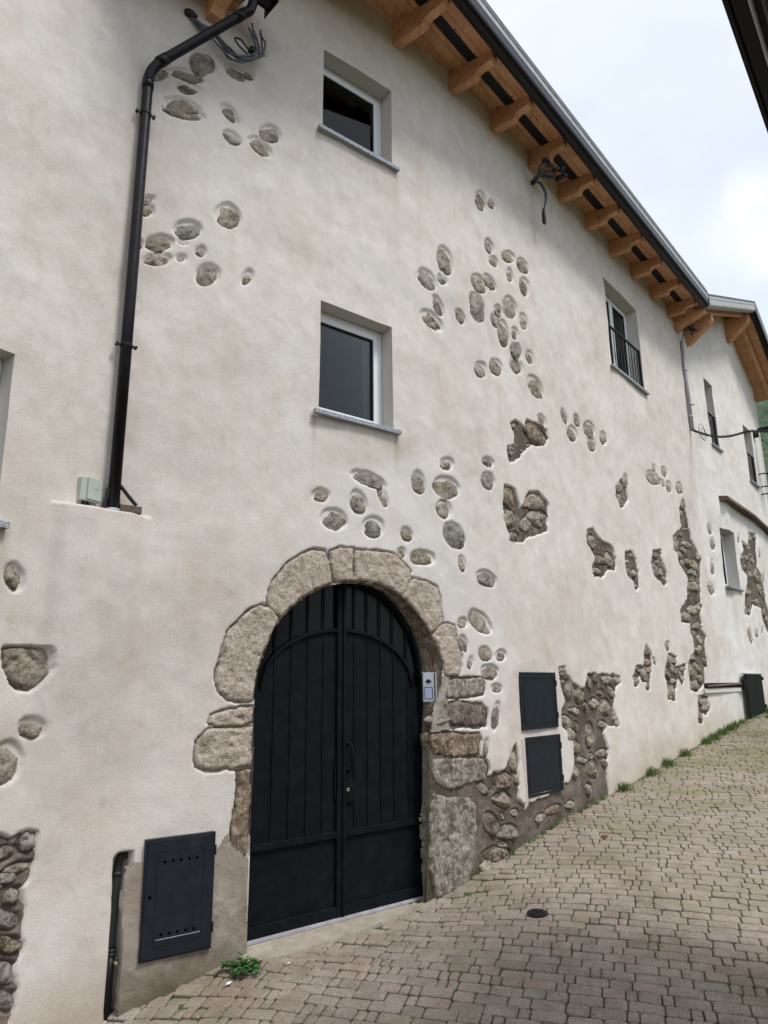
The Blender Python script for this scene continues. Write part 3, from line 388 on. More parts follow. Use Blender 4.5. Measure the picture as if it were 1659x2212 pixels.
# ------------------------------------------------------------- plan of the old wall line
SK = [-6, -2.26, -1.94, -1.8, -.2, 1.15, 2.33, 4.0, 20]
HK = [34, 34, 57, 56, 53.5, 47, 42.5, 40.5, 40]
_S = np.arange(-6, 30, .01); _h = np.radians(np.interp(_S + .005, SK, HK))
_X = np.concatenate([[0], np.cumsum(np.sin(_h) * .01)])[:-1]; _Y = np.concatenate([[0], np.cumsum(np.cos(_h) * .01)])[:-1]
_X += -.354 - np.interp(0, _S, _X); _Y += 6.408 - np.interp(0, _S, _Y)
def WA(s, z, o):
    hh = np.radians(np.interp(s, SK, HK)); x = np.interp(s, _S, _X); y = np.interp(s, _S, _Y)
    return np.stack([x + o * np.cos(hh), y - o * np.sin(hh), np.broadcast_to(z, np.shape(s)) * 1.0], -1)
def W(s, z, o=0.0):
    return WA(np.array(float(s)), float(z), o)
def TN(s):
    a = R(float(np.interp(s, SK, HK))); return np.array((math.sin(a), math.cos(a), 0)), np.array((math.cos(a), -math.sin(a), 0))
UP = np.array((0, 0, 1.))
u18 = np.array((math.sin(R(18)), math.cos(R(18)))); e18 = np.array((math.cos(R(18)), -math.sin(R(18))))
def near_s(x, y):
    d = (np.asarray(x)[..., None] - _X[::10]) ** 2 + (np.asarray(y)[..., None] - _Y[::10]) ** 2
    return _S[::10][np.argmin(d, -1)], np.sqrt(d.min(-1))
def G(x, y):
    x = np.asarray(x, float); y = np.asarray(y, float)
    s, d = near_s(x, y)
    z = -2.477 + .107 * (x * u18[0] + y * u18[1])
    z = z + np.interp(s, [-3, -1.87, -1.23, -.9, 0, .9, 1.08, 1.85, 3.1], [-.2, -.15, -.05, -.03, -.085, -.15, -.15, -.07, 0]) * np.exp(-(d / .8) ** 2)
    return z + .006 * vn(x * 1.3, y * 1.3, 5)

# undulation of the plaster, shared by everything that lies on the wall
def U(s, z):
    u = .034 * vn(s * .8, z * .8, 1) + .020 * vn(s * 2.3, z * 2.1, 2) + .010 * vn(s * 5.5, z * 5, 3) + .0025 * vn(s * 14, z * 14, 4)
    # the plinth that fills the inner corner under the downpipe
    fill = .15 * (.45 * sstep(-2.58, -2.47, s) + .55 * sstep(-2.56, -2.25, s)) * (1 - sstep(-2.0, -1.76, s)) * (.30 + .70 * sstep(-1.2, .9, z))
    u = u + np.where(z < 1.272, fill, 0)
    # far house: lower storey stands a little proud, under a drip cap
    cap = 3.86 - .02 * np.maximum(s - 11.3, 0)
    u = u + np.where((s > 11.3) & (z < cap), .06 * sstep(11.3, 11.6, s), 0)
    return u

def axis(a, b, steps, snap):
    """grid lines from a to b, spacing from steps [(upto, step)], with exact lines at snap values"""
    v = [a]
    while v[-1] < b:
        st = next(k for lim, k in steps if v[-1] < lim); v.append(v[-1] + st)
    v[-1] = b; v = np.array(v)
    for q in snap:
        if a < q < b:
            i = np.argmin(abs(v - q)); i = min(max(i, 1), len(v) - 2); v[i] = q
    return np.unique(v)
def poly_dist(px, pz, poly):
    """signed distance, negative inside"""
    P = np.array(poly); Q = np.roll(P, -1, 0); d = np.full(px.shape, 1e9); ins = np.zeros(px.shape, bool)
    for (ax, ay), (bx, by) in zip(P, Q):
        ex, ey = bx - ax, by - ay; t = np.clip(((px - ax) * ex + (pz - ay) * ey) / (ex * ex + ey * ey + 1e-12), 0, 1)
        d = np.minimum(d, np.hypot(px - ax - t * ex, pz - ay - t * ey))
        c = ((ay > pz) != (by > pz)) & (px < (bx - ax) * (pz - ay) / (by - ay + 1e-12) + ax); ins ^= c
    return np.where(ins, -d, d)
def bbox_mask(S, Z, s0, s1, z0, z1):
    i0, i1 = np.searchsorted(S, [s0, s1]); j0, j1 = np.searchsorted(Z, [z0, z1]); return slice(i0, i1 + 1), slice(j0, j1 + 1)

def wall_grid(name, S, Z, m, parent, holes, arch=False, top=None):
    SS, ZZ = np.meshgrid(S, Z, indexing='ij'); D = np.zeros_like(SS)
    jit = .016 * vn(SS * 14, ZZ * 14, 6) + .009 * vn(SS * 50, ZZ * 50, 7)
    for c0, c1, ux, uz, vx, vz in SINGLE:
        rx, rz = math.hypot(ux, uz), math.hypot(vx, vz); ext = max(rx, rz) + .09
        if c0 + ext < S[0] or c0 - ext > S[-1]: continue
        a, bq = bbox_mask(S, Z, c0 - ext, c0 + ext, c1 - ext, c1 + ext)
        s_, z_ = SS[a, bq] - c0, ZZ[a, bq] - c1 - .012
        det = ux * vz - uz * vx
        p_ = (s_ * vz - z_ * vx) / det; q_ = (-s_ * uz + z_ * ux) / det
        rr = np.hypot(p_, q_); mn = min(rx, rz) * .5 + max(rx, rz) * .5
        d = (rr - 1) * mn + jit[a, bq]
        D[a, bq] = np.minimum(D[a, bq], -.022 * (1 - sstep(-.004, .022, d)))
    for P_, dep, w0, w1 in [(p, .055, -.012, .016) for p in PATCHES] + [(p, .05, .002, .014) for p in BLOCKS] + [(SLOT, .16, -.006, .006)]:
        P = np.array(P_); 
        if P[:, 0].max() + .1 < S[0] or P[:, 0].min() - .1 > S[-1]: continue
        a, bq = bbox_mask(S, Z, P[:, 0].min() - .1, P[:, 0].max() + .1, P[:, 1].min() - .1, P[:, 1].max() + .1)
        if SS[a, bq].size == 0: continue
        d = poly_dist(SS[a, bq], ZZ[a, bq], P) + jit[a, bq] * (.9 if dep < .1 else .15)
        if dep == .055: d = d + .035 * vn(SS[a, bq] * 8, ZZ[a, bq] * 8, 18) + .016 * vn(SS[a, bq] * 22, ZZ[a, bq] * 22, 19)
        D[a, bq] = np.minimum(D[a, bq], -dep * (1 - sstep(w0, w1, d)))
    V = WA(SS.ravel(), ZZ.ravel(), (U(SS, ZZ) + D).ravel())
    n, k = SS.shape; I = np.arange(n * k).reshape(n, k)
    q = np.stack([I[:-1, :-1], I[1:, :-1], I[1:, 1:], I[:-1, 1:]], -1)
    cs = (SS[:-1, :-1] + SS[1:, 1:]) / 2; cz = (ZZ[:-1, :-1] + ZZ[1:, 1:]) / 2
    keep = np.ones(cs.shape, bool)
    for s0, s1, z0, z1 in holes: keep &= ~((cs > s0) & (cs < s1) & (cz > z0) & (cz < z1))
    if arch: keep &= poly_dist(cs, cz, OPENING) > np.where((cs > .7) & (cz < -.05), .05, 0)
    if top is not None: keep &= top(cs, cz)
    me = mesh_np(name, V, q[keep])
    fresh = np.zeros(SS.shape)
    if arch:
        a, bq = bbox_mask(S, Z, -1.1, 3.0, -2.2, 2.6)
        dd_ = poly_dist(SS[a, bq], ZZ[a, bq], FRESH) + .16 * vn(SS[a, bq] * 4, ZZ[a, bq] * 4, 3)
        fresh[a, bq] = 1 - sstep(-.14, .08, dd_)
    drip = np.zeros(SS.shape)
    for s0, s1, z0, z1 in holes:
        for c_, w_ in ((s0 - .05, .035), (s1 + .055, .045), ((s0 + s1) / 2, (s1 - s0) / 2)):
            amp_ = .75 if w_ < .1 else .28
            q_ = z0 - .045 - ZZ
            drip = np.maximum(drip, np.where((q_ > 0) & (q_ < .9), amp_ * np.exp(-((SS - c_) / w_) ** 2) * np.exp(-q_ / .28) * (.6 + 1.2 * (vn(SS * 30, ZZ * 1.6, 9) + .3)), 0))
    da = me.attributes.new('drip', 'FLOAT', 'POINT'); da.data.foreach_set('value', np.clip(drip, 0, 1).ravel().astype(np.float32))
    fa = me.attributes.new('fresh', 'FLOAT', 'POINT'); fa.data.foreach_set('value', fresh.ravel().astype(np.float32))
    o = link(name, me, m, parent, True); return o

# windows: s0, s1, z0, z1 of the opening in the wall surface
WIN1 = (-.30, .62, 5.62, 6.64); WIN2 = (-.30, .59, 2.50, 3.65); WIN3 = (6.02, 7.48, 5.06, 6.70)
WINL = (-4.05, -2.935, 1.06, 2.25)
FW1 = (11.36, 11.97, 5.08, 6.66); FW2 = (14.45, 15.28, 4.92, 6.42); FW3 = (11.12, 12.0, 1.92, 3.17)

# ------------------------------------------------------------- street
street_me = None
us = np.concatenate([np.arange(-6, 1, .25), np.arange(1, 13, .06), np.arange(13, 44, .2)]); vs_ = np.concatenate([np.arange(-11, -5, .25), np.arange(-5, 2.2, .06), np.arange(2.2, 7, .3)])
UU, VV = np.meshgrid(us, vs_, indexing='ij'); gx = UU * u18[0] + VV * e18[0]; gy = UU * u18[1] + VV * e18[1]
gz = np.concatenate([G(gx[i:i + 20], gy[i:i + 20]) for i in range(0, len(gx), 20)]) - .016; n, k = UU.shape; I = np.arange(n * k).reshape(n, k)
quads = np.stack([I[:-1, :-1], I[:-1, 1:], I[1:, 1:], I[1:, :-1]], -1).reshape(-1, 4)[:, ::-1]
street = link('street', mesh_np('street', np.stack([gx, gy, gz], -1).reshape(-1, 3), quads), M_JOINT, None, True)
setp(street, 'sloping street paved with worn pinkish grey blocks and mossy joints', None, None, 'structure')
mb = MB(); mb.add([(-600, -600, -4.2), (600, -600, -4.2), (600, 900, -4.2), (-600, 900, -4.2)], [(0, 1, 2, 3)])
g_ = mb.build('ground', M_EARTH); setp(g_, 'bare earth and grass around the houses', None, None, 'structure')

def brick_template(L, Wd, H=.05):
    def ring(ins, z, jit):
        out = []
        l, w = L / 2 - ins, Wd / 2 - ins; c = .014
        for sx, sy in ((-1, -1), (1, -1), (1, 1), (-1, 1)):
            j = RNG.normal(0, jit, 2)
            a = (sx * l + j[0], sy * (w - c) + j[1]); b_ = (sx * (l - c) + j[0], sy * w + j[1])
            out += [a, b_] if sx * sy < 0 else [b_, a]
        # ordered counter-clockwise
        ang = [math.atan2(q[1] / w, q[0] / l) for q in out]; o_ = [q for _, q in sorted(zip(ang, out))]
        return [(q[0], q[1], z) for q in o_]
    st = RNG.bit_generator.state
    r0 = ring(0, -H, 0); r1 = ring(.0003, -.008, .0012); r2 = ring(.003, -.0035, .0008); r3 = ring(.010, 0, .0015)
    v = r0 + r1 + r2 + r3; f = []
    for a in range(3):
        for i in range(8): f.append((a * 8 + i, a * 8 + (i + 1) % 8, (a + 1) * 8 + (i + 1) % 8, (a + 1) * 8 + i))
    f.append(tuple(range(24, 32)))
    return v, f
BW = .119; TPL = []
for L in (.070, .140, .212):
    TPL.append([brick_template(L - .005, BW - .006) for _ in range(3)])
TME = []
for li in range(3):
    row = []
    for v, f in TPL[li]:
        me = mesh('paving_brick', v, f); me.materials.append(M_BR); row.append(me)
    TME.append(row)
sl_s = [(-1.02, 0), (.92, 0)]
bricks = []
e1 = np.array((*e18, 0)); e2 = np.array((u18[0], u18[1], .107)); e2 /= np.linalg.norm(e2); nn = np.cross(e1, e2)
LEN = (.072, .142, .214)
ui = .9; ri = 0
while ui < 30:
    v = -9.5 + RNG.random() * .2
    while v < 2.6:
        li = int(RNG.choice(3, p=[.22, .33, .45])); L = LEN[li]; vc = v + L / 2; v += L
        bow = .010 * (vc + 2.5) ** 2 * (1 if vc < -2.5 else .3)
        uu = ui - bow
        x = uu * u18[0] + vc * e18[0]; y = uu * u18[1] + vc * e18[1]
        bricks.append((x, y, li, vc))
    ui += BW; ri += 1
bx = np.array([b_[0] for b_ in bricks]); by = np.array([b_[1] for b_ in bricks])
sN, dN = near_s(bx, by)
nx_, ny_ = np.cos(np.radians(np.interp(sN, SK, HK))), -np.sin(np.radians(np.interp(sN, SK, HK)))
side = (bx - np.interp(sN, _S, _X)) * nx_ + (by - np.interp(sN, _S, _Y)) * ny_
slabP = [(-1.06, 5.80), (-.83, 5.86), (-.55, 6.05), (-.28, 6.31), (.1, 6.67), (.3, 6.92), (.50, 7.17), (.2, 7.3), (-1.3, 6.1)]
inslab = poly_dist(bx, by, slabP) < -.05
nearmask = (by > -1.5)
ok = (side > -.07) & ~inslab & nearmask
bz = G(bx, by)
# rank by apparent size so that the largest on view are individuals
dist = np.sqrt(bx ** 2 + by ** 2 + bz ** 2)
pit = R(13.7); cy = by * math.cos(pit) + bz * math.sin(pit); cz_ = -by * math.sin(pit) + bz * math.cos(pit)
with np.errstate(divide='ignore', invalid='ignore'):
    ix = bx / cy; iy = cz_ / cy
infr = (cy > .3) & (abs(ix) < .55) & (iy > -.73)
size = np.where(infr, np.array([LEN[b_[2]] for b_ in bricks]) * abs(bz) / dist ** 3, 0)
order = np.argsort(-np.where(ok, size, -1)); single_ids = set(order[:300].tolist())
allv = []; allf = []; alltone = []; base = 0
patch_moss = None
for i in range(len(bricks)):
    if not ok[i]: continue
    x, y, li, vc = bricks[i]; var = int(RNG.integers(0, 3))
    # local tilt follows the curve of the courses
    sl = .02 * (vc + 2.5) * (1 if vc < -2.5 else .3); a = math.atan(-sl) + RNG.normal(0, .012)
    X = e1 * math.cos(a) + e2 * math.sin(a); Y = -e1 * math.sin(a) + e2 * math.cos(a)
    tx, ty = RNG.normal(0, .012, 2); gxv, gyv = float(G(x + .05, y) - G(x - .05, y)) * 10, float(G(x, y + .05) - G(x, y - .05)) * 10; N = np.array((-gxv, -gyv, 1.0)); N = N / np.linalg.norm(N) + X * tx + Y * ty; N /= np.linalg.norm(N); Y = np.cross(N, X); X = np.cross(Y, N)
    z = bz[i] + RNG.normal(0, .0022) - (.008 if RNG.random() < .03 else 0)
    if i in single_ids:
        o = bpy.data.objects.new('paving_brick', TME[li][var]); scene.collection.objects.link(o); o.parent = street
        o.matrix_local = Matrix(((X[0], Y[0], N[0], x), (X[1], Y[1], N[1], y), (X[2], Y[2], N[2], z), (0, 0, 0, 1)))
    else:
        v, f = TPL[li][var]; vv = np.array(v); P = np.array((x, y, z)) + vv[:, :1] * X + vv[:, 1:2] * Y + vv[:, 2:] * N
        allv.append(P); allf += [tuple(q + base for q in ff) for ff in f]; alltone += [RNG.random()] * len(v); base += len(v)
me = mesh('paving', np.concatenate(allv).tolist(), allf); at = me.attributes.new('tone', 'FLOAT', 'POINT'); at.data.foreach_set('value', np.array(alltone, np.float32))
pv = link('paving', me, M_BR, street); pv['kind'] = 'stuff'

# ------------------------------------------------------------- houses
old = thing('stone_house', 'long cream plastered old stone house with exposed stones, arched stone doorway and wooden eaves', 'house', tuple(W(0, -1.85)))
lefth = thing('corner_house', 'cream plastered house at the left edge, meeting the stone house behind the downpipe', 'house', tuple(W(-4, -2.4)))
farh = thing('white_house', 'whiter plastered house up the street beyond the grey conduit, with narrow deep windows', 'house', tuple(W(12, -.8)))

Sm = axis(-2.1, 9.9, [(1.5, .0135), (3, .016), (6, .024), (99, .036)], [WIN1[0], WIN1[1], WIN2[1], WIN3[0], WIN3[1]])
Zm = axis(-2.6, 7.62, [(-1.0, .0145), (1.4, .0145), (99, .017)], [1.272, 1.268, WIN1[2], WIN1[3], WIN2[2], WIN2[3], WIN3[2], WIN3[3]])
wall_main = wall_grid('plaster_wall', Sm, Zm, M_PL, old, [WIN1, WIN2, WIN3], True)
Sl = axis(-6, -2.1, [(-4.2, .06), (-2.9, .02), (99, .0135)], [WINL[1]])
Zl = axis(-3.2, 7.6, [(1.4, .0145), (99, .02)], [1.272, 1.268, WINL[2], WINL[3]])
wall_left = wall_grid('plaster_wall', Sl, Zl, M_PL, lefth, [WINL])
Sf = axis(9.9, 24, [(16.5, .03), (99, .1)], [FW1[0], FW1[1], FW2[0], FW2[1], FW3[1], 16.3])
Zf = axis(-1.6, 9.3, [(99, .03)], [FW1[2], FW1[3], FW2[2], FW2[3], FW3[2], FW3[3]])
wall_far = wall_grid('plaster_wall', Sf, Zf, M_PLW, farh, [FW1, FW2, FW3], top=lambda s, z: ((s < 16.3) | (z < 3.5)) & (z < np.interp(s - 10.7, [-1.15, 3.36, 6.2], [7.53, 9.31, 7.72])))
# gable end where the upper storey of the far house stops
t_, n_v = TN(16.3); mb = MB(); mb.box(W(16.3, 3.3, -6.0), -t_ * .1, n_v * 6.02, UP * 4.3); mb.build('end_wall', M_PLW, farh)

# ---- patches of mortar
def patch_sheet(name, poly, m, parent, off=-.020, lump=.012, grow=.036, step=.02, arch=False, amin=-.004):
    P = np.array(poly); s0, z0 = P.min(0) - .04; s1, z1 = P.max(0) + .04
    S = np.arange(s0, s1 + step, step); Z = np.arange(z0, z1 + step, step * .9); SS, ZZ = np.meshgrid(S, Z, indexing='ij')
    o = U(SS, ZZ) + off + lump * vn(SS * 9, ZZ * 9, 8) + lump * .5 * vn(SS * 24, ZZ * 24, 9)
    if m is M_MOR:
        for c0_, c1_, ux, uz, vx, vz in BEDDED:
            if not (s0 < c0_ < s1 and z0 < c1_ < z1): continue
            det = ux * vz - uz * vx; s_ = SS - c0_; z_ = ZZ - c1_
            rr = np.hypot((s_ * vz - z_ * vx) / det, (-s_ * uz + z_ * ux) / det); dd_ = (rr - 1) * (math.hypot(ux, uz) + math.hypot(vx, vz)) / 2
            o = o - .016 * np.exp(-((dd_ - .002) / .014) ** 2) + .007 * np.exp(-((dd_ - .034) / .014) ** 2)
    V = WA(SS.ravel(), ZZ.ravel(), o.ravel()); n, k = SS.shape; I = np.arange(n * k).reshape(n, k)
    q = np.stack([I[:-1, :-1], I[1:, :-1], I[1:, 1:], I[:-1, 1:]], -1); cs = (SS[:-1, :-1] + SS[1:, 1:]) / 2; cz = (ZZ[:-1, :-1] + ZZ[1:, 1:]) / 2
    keep = poly_dist(cs, cz, P) < grow
    if arch: keep &= poly_dist(cs, cz, OPENING) > amin
    if not keep.any(): return None
    return link(name, mesh_np(name, V, q[keep]), m, parent, True)
for p in PATCHES:
    c0 = np.mean(p, 0)[0]; par = wall_left if c0 < -2.2 else (wall_far if c0 > 10.2 else wall_main)
    patch_sheet('mortar_patch', p, M_MOR, par, arch=(c0 < 3 and c0 > 0), amin=-.006, step=.0135 if c0 < 6 else .022)
cem_o = patch_sheet('cement_render', CEMENT, M_CEM, wall_main, off=.010, lump=.010, grow=.004, step=.0145, arch=True)
# cement strip along the right jamb
strip = STRIP
patch_sheet('cement_render', strip, M_CEM2, wall_main, off=-.002, lump=.018, grow=.004, step=.0145, arch=True)

# ---- stones
def stone(e, o_base, hgt, m, parent, seed):
    c0, c1, ux, uz, vx, vz = e; rg = np.random.default_rng(seed)
    big = math.hypot(ux, uz); K = 22 if big < .12 else 30
    th = np.arange(K) / K * 2 * math.pi; ph = rg.random(6) * 6.28
    nf = rg.integers(4, 8); fa = (np.arange(nf) + rg.random(nf) * .75) / nf * 2 * math.pi; fd = .74 + .32 * rg.random(nf)
    rad = np.full(K, 1.22)
    for a_, d_ in zip(fa, fd):
        cc_ = np.cos(th - a_); rad = np.where(cc_ > .1, np.minimum(rad, d_ / np.maximum(cc_, .1)), rad)
    rad = (np.roll(rad, 1) + 2 * rad + np.roll(rad, -1)) / 4 + .05 * np.sin(2 * th + ph[1]) + .05 * np.sin(4 * th + ph[2]) + .035 * np.sin(7 * th + ph[0]) + rg.normal(0, .03, K)
    rings = [.0, .22, .42, .60, .75, .87, .95, 1.0, 1.0]; V = []; off = rg.random(2) * 40
    amp = min(hgt, .5 * math.hypot(vx, vz)); tl = rg.normal() * .3
    for i, r_ in enumerate(rings):
        if i == 0: a = np.zeros(1); rr = np.zeros(1)
        else: a = th; rr = rad * r_
        s = c0 + ux * rr * np.cos(a) + vx * rr * np.sin(a); z = c1 + uz * rr * np.cos(a) + vz * rr * np.sin(a)
        prof = (1 - r_ ** 4.5) ** .8
        o = o_base + amp * prof + amp * 1.1 * vn(s * 16 + off[0], z * 16 + off[1], 10) * (1 - r_ ** 6) + amp * .8 * vn(s * 38 + off[0], z * 38, 11) * (1 - r_ ** 8)
        if i == len(rings) - 1: o = np.full(len(s), o_base - .035)
        if i < len(rings) - 1: o = o - (z - c1) / max(abs(uz) + abs(vz), .02) * amp * .55 + (s - c0) / max(abs(ux) + abs(vx), .02) * amp * tl
        V.append(WA(s, z, o + U(s, z)))
    V = np.concatenate(V); F = [(0, 1 + (j + 1) % K, 1 + j)[::-1] for j in range(K)]
    for i in range(len(rings) - 2):
        b0 = 1 + i * K; b1_ = b0 + K
        F += [(b0 + j, b1_ + j, b1_ + (j + 1) % K, b0 + (j + 1) % K) for j in range(K)]
    ori = (ux * vz - uz * vx)
    if ori < 0: F = [f[::-1] for f in F]
    return link('stone', mesh('stone', V, F), m, parent, True)
def par_of(s): return wall_left if s < -2.1 else (wall_far if s > 9.9 else wall_main)
for i, e in enumerate(SINGLE):
    stone(e, -.021 + .005 * math.sin(i * 1.7), .020, M_ST, par_of(e[0]), 100 + i)
for i, e in enumerate(BEDDED):
    stone(e, -.026, .034, M_ST if i % 4 else M_BROWN, par_of(e[0]), 500 + i)
cnt = 0
fr = np.random.default_rng(77)
ALLC = np.array([e[:2] for e in BEDDED]); ALLR = np.array([max(math.hypot(e[2], e[3]), math.hypot(e[4], e[5])) for e in BEDDED])
newC = []
for p in PATCHES:
    P = np.array(p); c0 = P.mean(0)[0]
    for _ in range(60):
        if cnt >= 34: break
        q_ = P.min(0) + fr.random(2) * np.ptp(P, 0); rr_ = .022 + .03 * fr.random()
        if poly_dist(q_[:1], q_[1:], P)[0] > -rr_ * .8 or poly_dist(q_[:1], q_[1:], OPENING)[0] < .2: continue
        if (np.hypot(*(ALLC - q_).T) < ALLR + rr_ + .02).any() or any(np.hypot(*(q_ - n_[:2])) < n_[2] + rr_ + .03 for n_ in newC): continue
        if 2.45 < q_[0] < 3.4 and -1.3 < q_[1] < .2: continue
        if any(poly_dist(q_[:1], q_[1:], b_)[0] < rr_ + .02 for b_ in BLOCKS[:5]): continue
        newC.append((*q_, rr_)); cnt += 1; an = fr.random() * 3
        stone((q_[0], q_[1], rr_ * math.cos(an), rr_ * math.sin(an), -rr_ * .7 * math.sin(an), rr_ * .7 * math.cos(an)), -.024, .028, M_ST, par_of(q_[0]), 900 + cnt)
def block(poly, m, parent, seed, o0=.0, name='arch_stone', rough=.016):
    P = np.array(poly); s0, z0 = P.min(0) - .03; s1, z1 = P.max(0) + .03; st = .0125
    S = np.arange(s0, s1 + st, st); Z = np.arange(z0, z1 + st, st); SS, ZZ = np.meshgrid(S, Z, indexing='ij')
    d = poly_dist(SS, ZZ, P) + .014 * vn(SS * 18, ZZ * 18, 12) + .010 * vn(SS * 40, ZZ * 40, 13)
    o = o0 - .016 * sstep(-.022, .0, d) - .10 * sstep(-.001, .013, d)
    x0 = seed * 3.1
    o = o + rough * (.8 * vn(SS * 6 + x0, ZZ * 6, 14) + 1.0 * vn(SS * 15 + x0, ZZ * 15, 15) + .7 * vn(SS * 34, ZZ * 34 + x0, 16) - .8 * np.maximum(vn(SS * 24, ZZ * 24 + x0, 22) - .22, 0) * 3)
    V = WA(SS.ravel(), ZZ.ravel(), (o + U(SS, ZZ) * .6).ravel()); n, k = SS.shape; I = np.arange(n * k).reshape(n, k)
    q = np.stack([I[:-1, :-1], I[1:, :-1], I[1:, 1:], I[:-1, 1:]], -1); dd = np.minimum(np.minimum(d[:-1, :-1], d[1:, 1:]), np.minimum(d[1:, :-1], d[:-1, 1:]))
    return link(name, mesh_np(name, V, q[dd < .006]), m, parent, True)
for i, p in enumerate(BLOCKS):
    if i < 5: block(p, {0: M_GREY, 3: M_GREY, 4: M_GREY}.get(i, M_BROWN), wall_main, 40 + i, .006, 'jamb_stone', .017)
    elif i == 5: block(p, M_ST, wall_left, 50, -.006, 'stone', .022)
    elif i < 12: block(p, M_TUFA, wall_main, 60 + i, .006, rough=.012)
    else: block(p, M_TUFA if i != 14 else M_BROWN, wall_main, 80 + i, .004, 'jamb_stone', .02)

# ------------------------------------------------------------- doorway
DA = W(.08, 0, -.18); dth = R(50.5); DT = np.array((math.sin(dth), math.cos(dth), 0)); DN = np.array((math.cos(dth), -math.sin(dth), 0))
def DP(t, z, o=0.0): return DA + DT * t + DN * o + UP * z
# arch line of the door itself in door-plane metres
def arch_z(t):
    cx_, a_, z0, h_ = .03, .93, 0.02, .93
    q = np.clip(1 - ((t - cx_) / a_) ** 2, 0, 1); return z0 + h_ * np.sqrt(q)
# soffit of the arch: from the stone edge on the wall face to the door plane
OP = np.array(OPENING); K = len(OP); seg = np.linalg.norm(np.diff(OP, axis=0), axis=1); cum = np.concatenate([[0], np.cumsum(seg)])
tt = np.linspace(0, cum[-1], 150); os_ = np.interp(tt, cum, OP[:, 0]); oz = np.interp(tt, cum, OP[:, 1])
V = []; F = []
rowsn = 7
for i in range(150):
    f3 = W(os_[i], oz[i], -.001)
    rel = f3 - DA; tb = float(rel @ DT); zb = oz[i]
    if zb > .02:
        ang = math.atan2((zb - .02) / .93, (tb - .03) / .93); tb2 = .03 + .935 * math.cos(ang); zb2 = .02 + .955 * math.sin(ang)
    else:
        zb2 = zb; tb2 = .955 if tb > 0 else -.935
    b3 = DP(tb2, zb2, -.04)
    for k in range(rowsn):
        q = k / (rowsn - 1); p = f3 * (1 - q) + b3 * q
        if 0 < k < rowsn - 1 and oz[i] > .1: p = p + np.array((1, -.8, .6)) * .02 * float(vn(tt[i] * 6, q * 4, 17))
        V.append(p)
for i in range(149):
    for k in range(rowsn - 1): F.append((i * rowsn + k, i * rowsn + k + 1, (i + 1) * rowsn + k + 1, (i + 1) * rowsn + k))
rme = mesh('arch_reveal', V, F); rme.materials.append(M_BROWN); rme.materials.append(M_CEM2)
for pl in rme.polygons:
    if pl.center[2] < -.42 or (pl.center[2] < .1 and pl.center[0] < -.5): pl.material_index = 1
link('arch_reveal', rme, None, wall_main, True)

door = None
mb = MB()
# outer frame following the arch
ts = [.03 - .93 * math.cos(a) for a in np.linspace(0, math.pi, 41)]
outer = [(-.93, -1.885)] + [(.03 + .940 * -math.cos(a), .02 + .955 * math.sin(a)) for a in np.linspace(0.0, math.pi, 41)] + [(.97, -1.885)]
inner = [(-.885, -1.885)] + [(.03 + .905 * -math.cos(a), .02 + .905 * math.sin(a)) for a in np.linspace(0.0, math.pi, 41)] + [(.935, -1.885)]
n = len(outer); V = [DP(t, z, .03) for t, z in outer] + [DP(t, z, .03) for t, z in inner] + [DP(t, z, -.03) for t, z in outer] + [DP(t, z, -.03) for t, z in inner]
F = []
for i in range(n - 1): F += [(i, i + 1, n + i + 1, n + i), (n + i, n + i + 1, 3 * n + i + 1, 3 * n + i), (i + 1, i, 2 * n + i, 2 * n + i + 1)]
mb.add(V, F); door = mb.build('door', M_DOOR, old); door['label'] = 'arched double gate of black blue sheet steel with vertical ribs and glazed top'
def low_arc(t): # lower curved bar under the glazing
    q = np.clip(1 - ((t - .0) / .84) ** 2, 0, 1); return -.02 + .515 * math.sqrt(float(q)) if abs(t) < .84 else -.02
# sheet panels (two leaves)
for a, b_ in ((-.885, -.052), (.012, .935)):
    nseg = 24; tl = np.linspace(a, b_, nseg + 1); V = []; F = []
    for t in tl: V += [DP(t, -1.86, 0), DP(t, min(low_arc(t), float(arch_z(t)) - .01), 0)]
    m0 = len(V); V += [p - DN * .02 for p in V]
    for i in range(nseg): F += [(2 * i, 2 * i + 2, 2 * i + 3, 2 * i + 1)]
    MB().add(V, F).build('door_leaf', M_DOOR, door)
# glazing
V = []; F = []; tl = np.linspace(-.885, .935, 41)
for t in tl:
    V += [DP(t, low_arc(t), -.012), DP(t, max(low_arc(t), .02 + .91 * math.sqrt(max(0, 1 - ((t - .03) / .91) ** 2))), -.012)]
for i in range(40): F.append((2 * i, 2 * i + 2, 2 * i + 3, 2 * i + 1))
M_FAN = metal('fanlight_glass', (.003, .003, .004), .25, 0, .18, False)
MB().add(V, F).build('glass_pane', M_FAN, door)
# curved bar
for a, b_ in ((-.84, -.05), (.02, .84)):
    tl = np.linspace(a, b_, 17); pts = [DP(t, low_arc(t), .012) for t in tl]
    mb = MB()
    for p, q in zip(pts[:-1], pts[1:]): mb.box(p - UP * .014 - DN * .012, q - p, DN * .024, UP * .028)
    mb.build('curved_bar', M_DOOR, door)
# vertical ribs
for t in (-.70, -.536, -.367, -.201, .146, .296, .451, .61, .785):
    top = float(.02 + .91 * math.sqrt(max(0, 1 - ((t - .03) / .91) ** 2)))
    mb = MB(); mb.box(DP(t - .008, -1.24, 0), DT * .014, DN * .009, UP * (top + 1.24)); mb.build('rib', M_DOOR, door, bevel=.002)
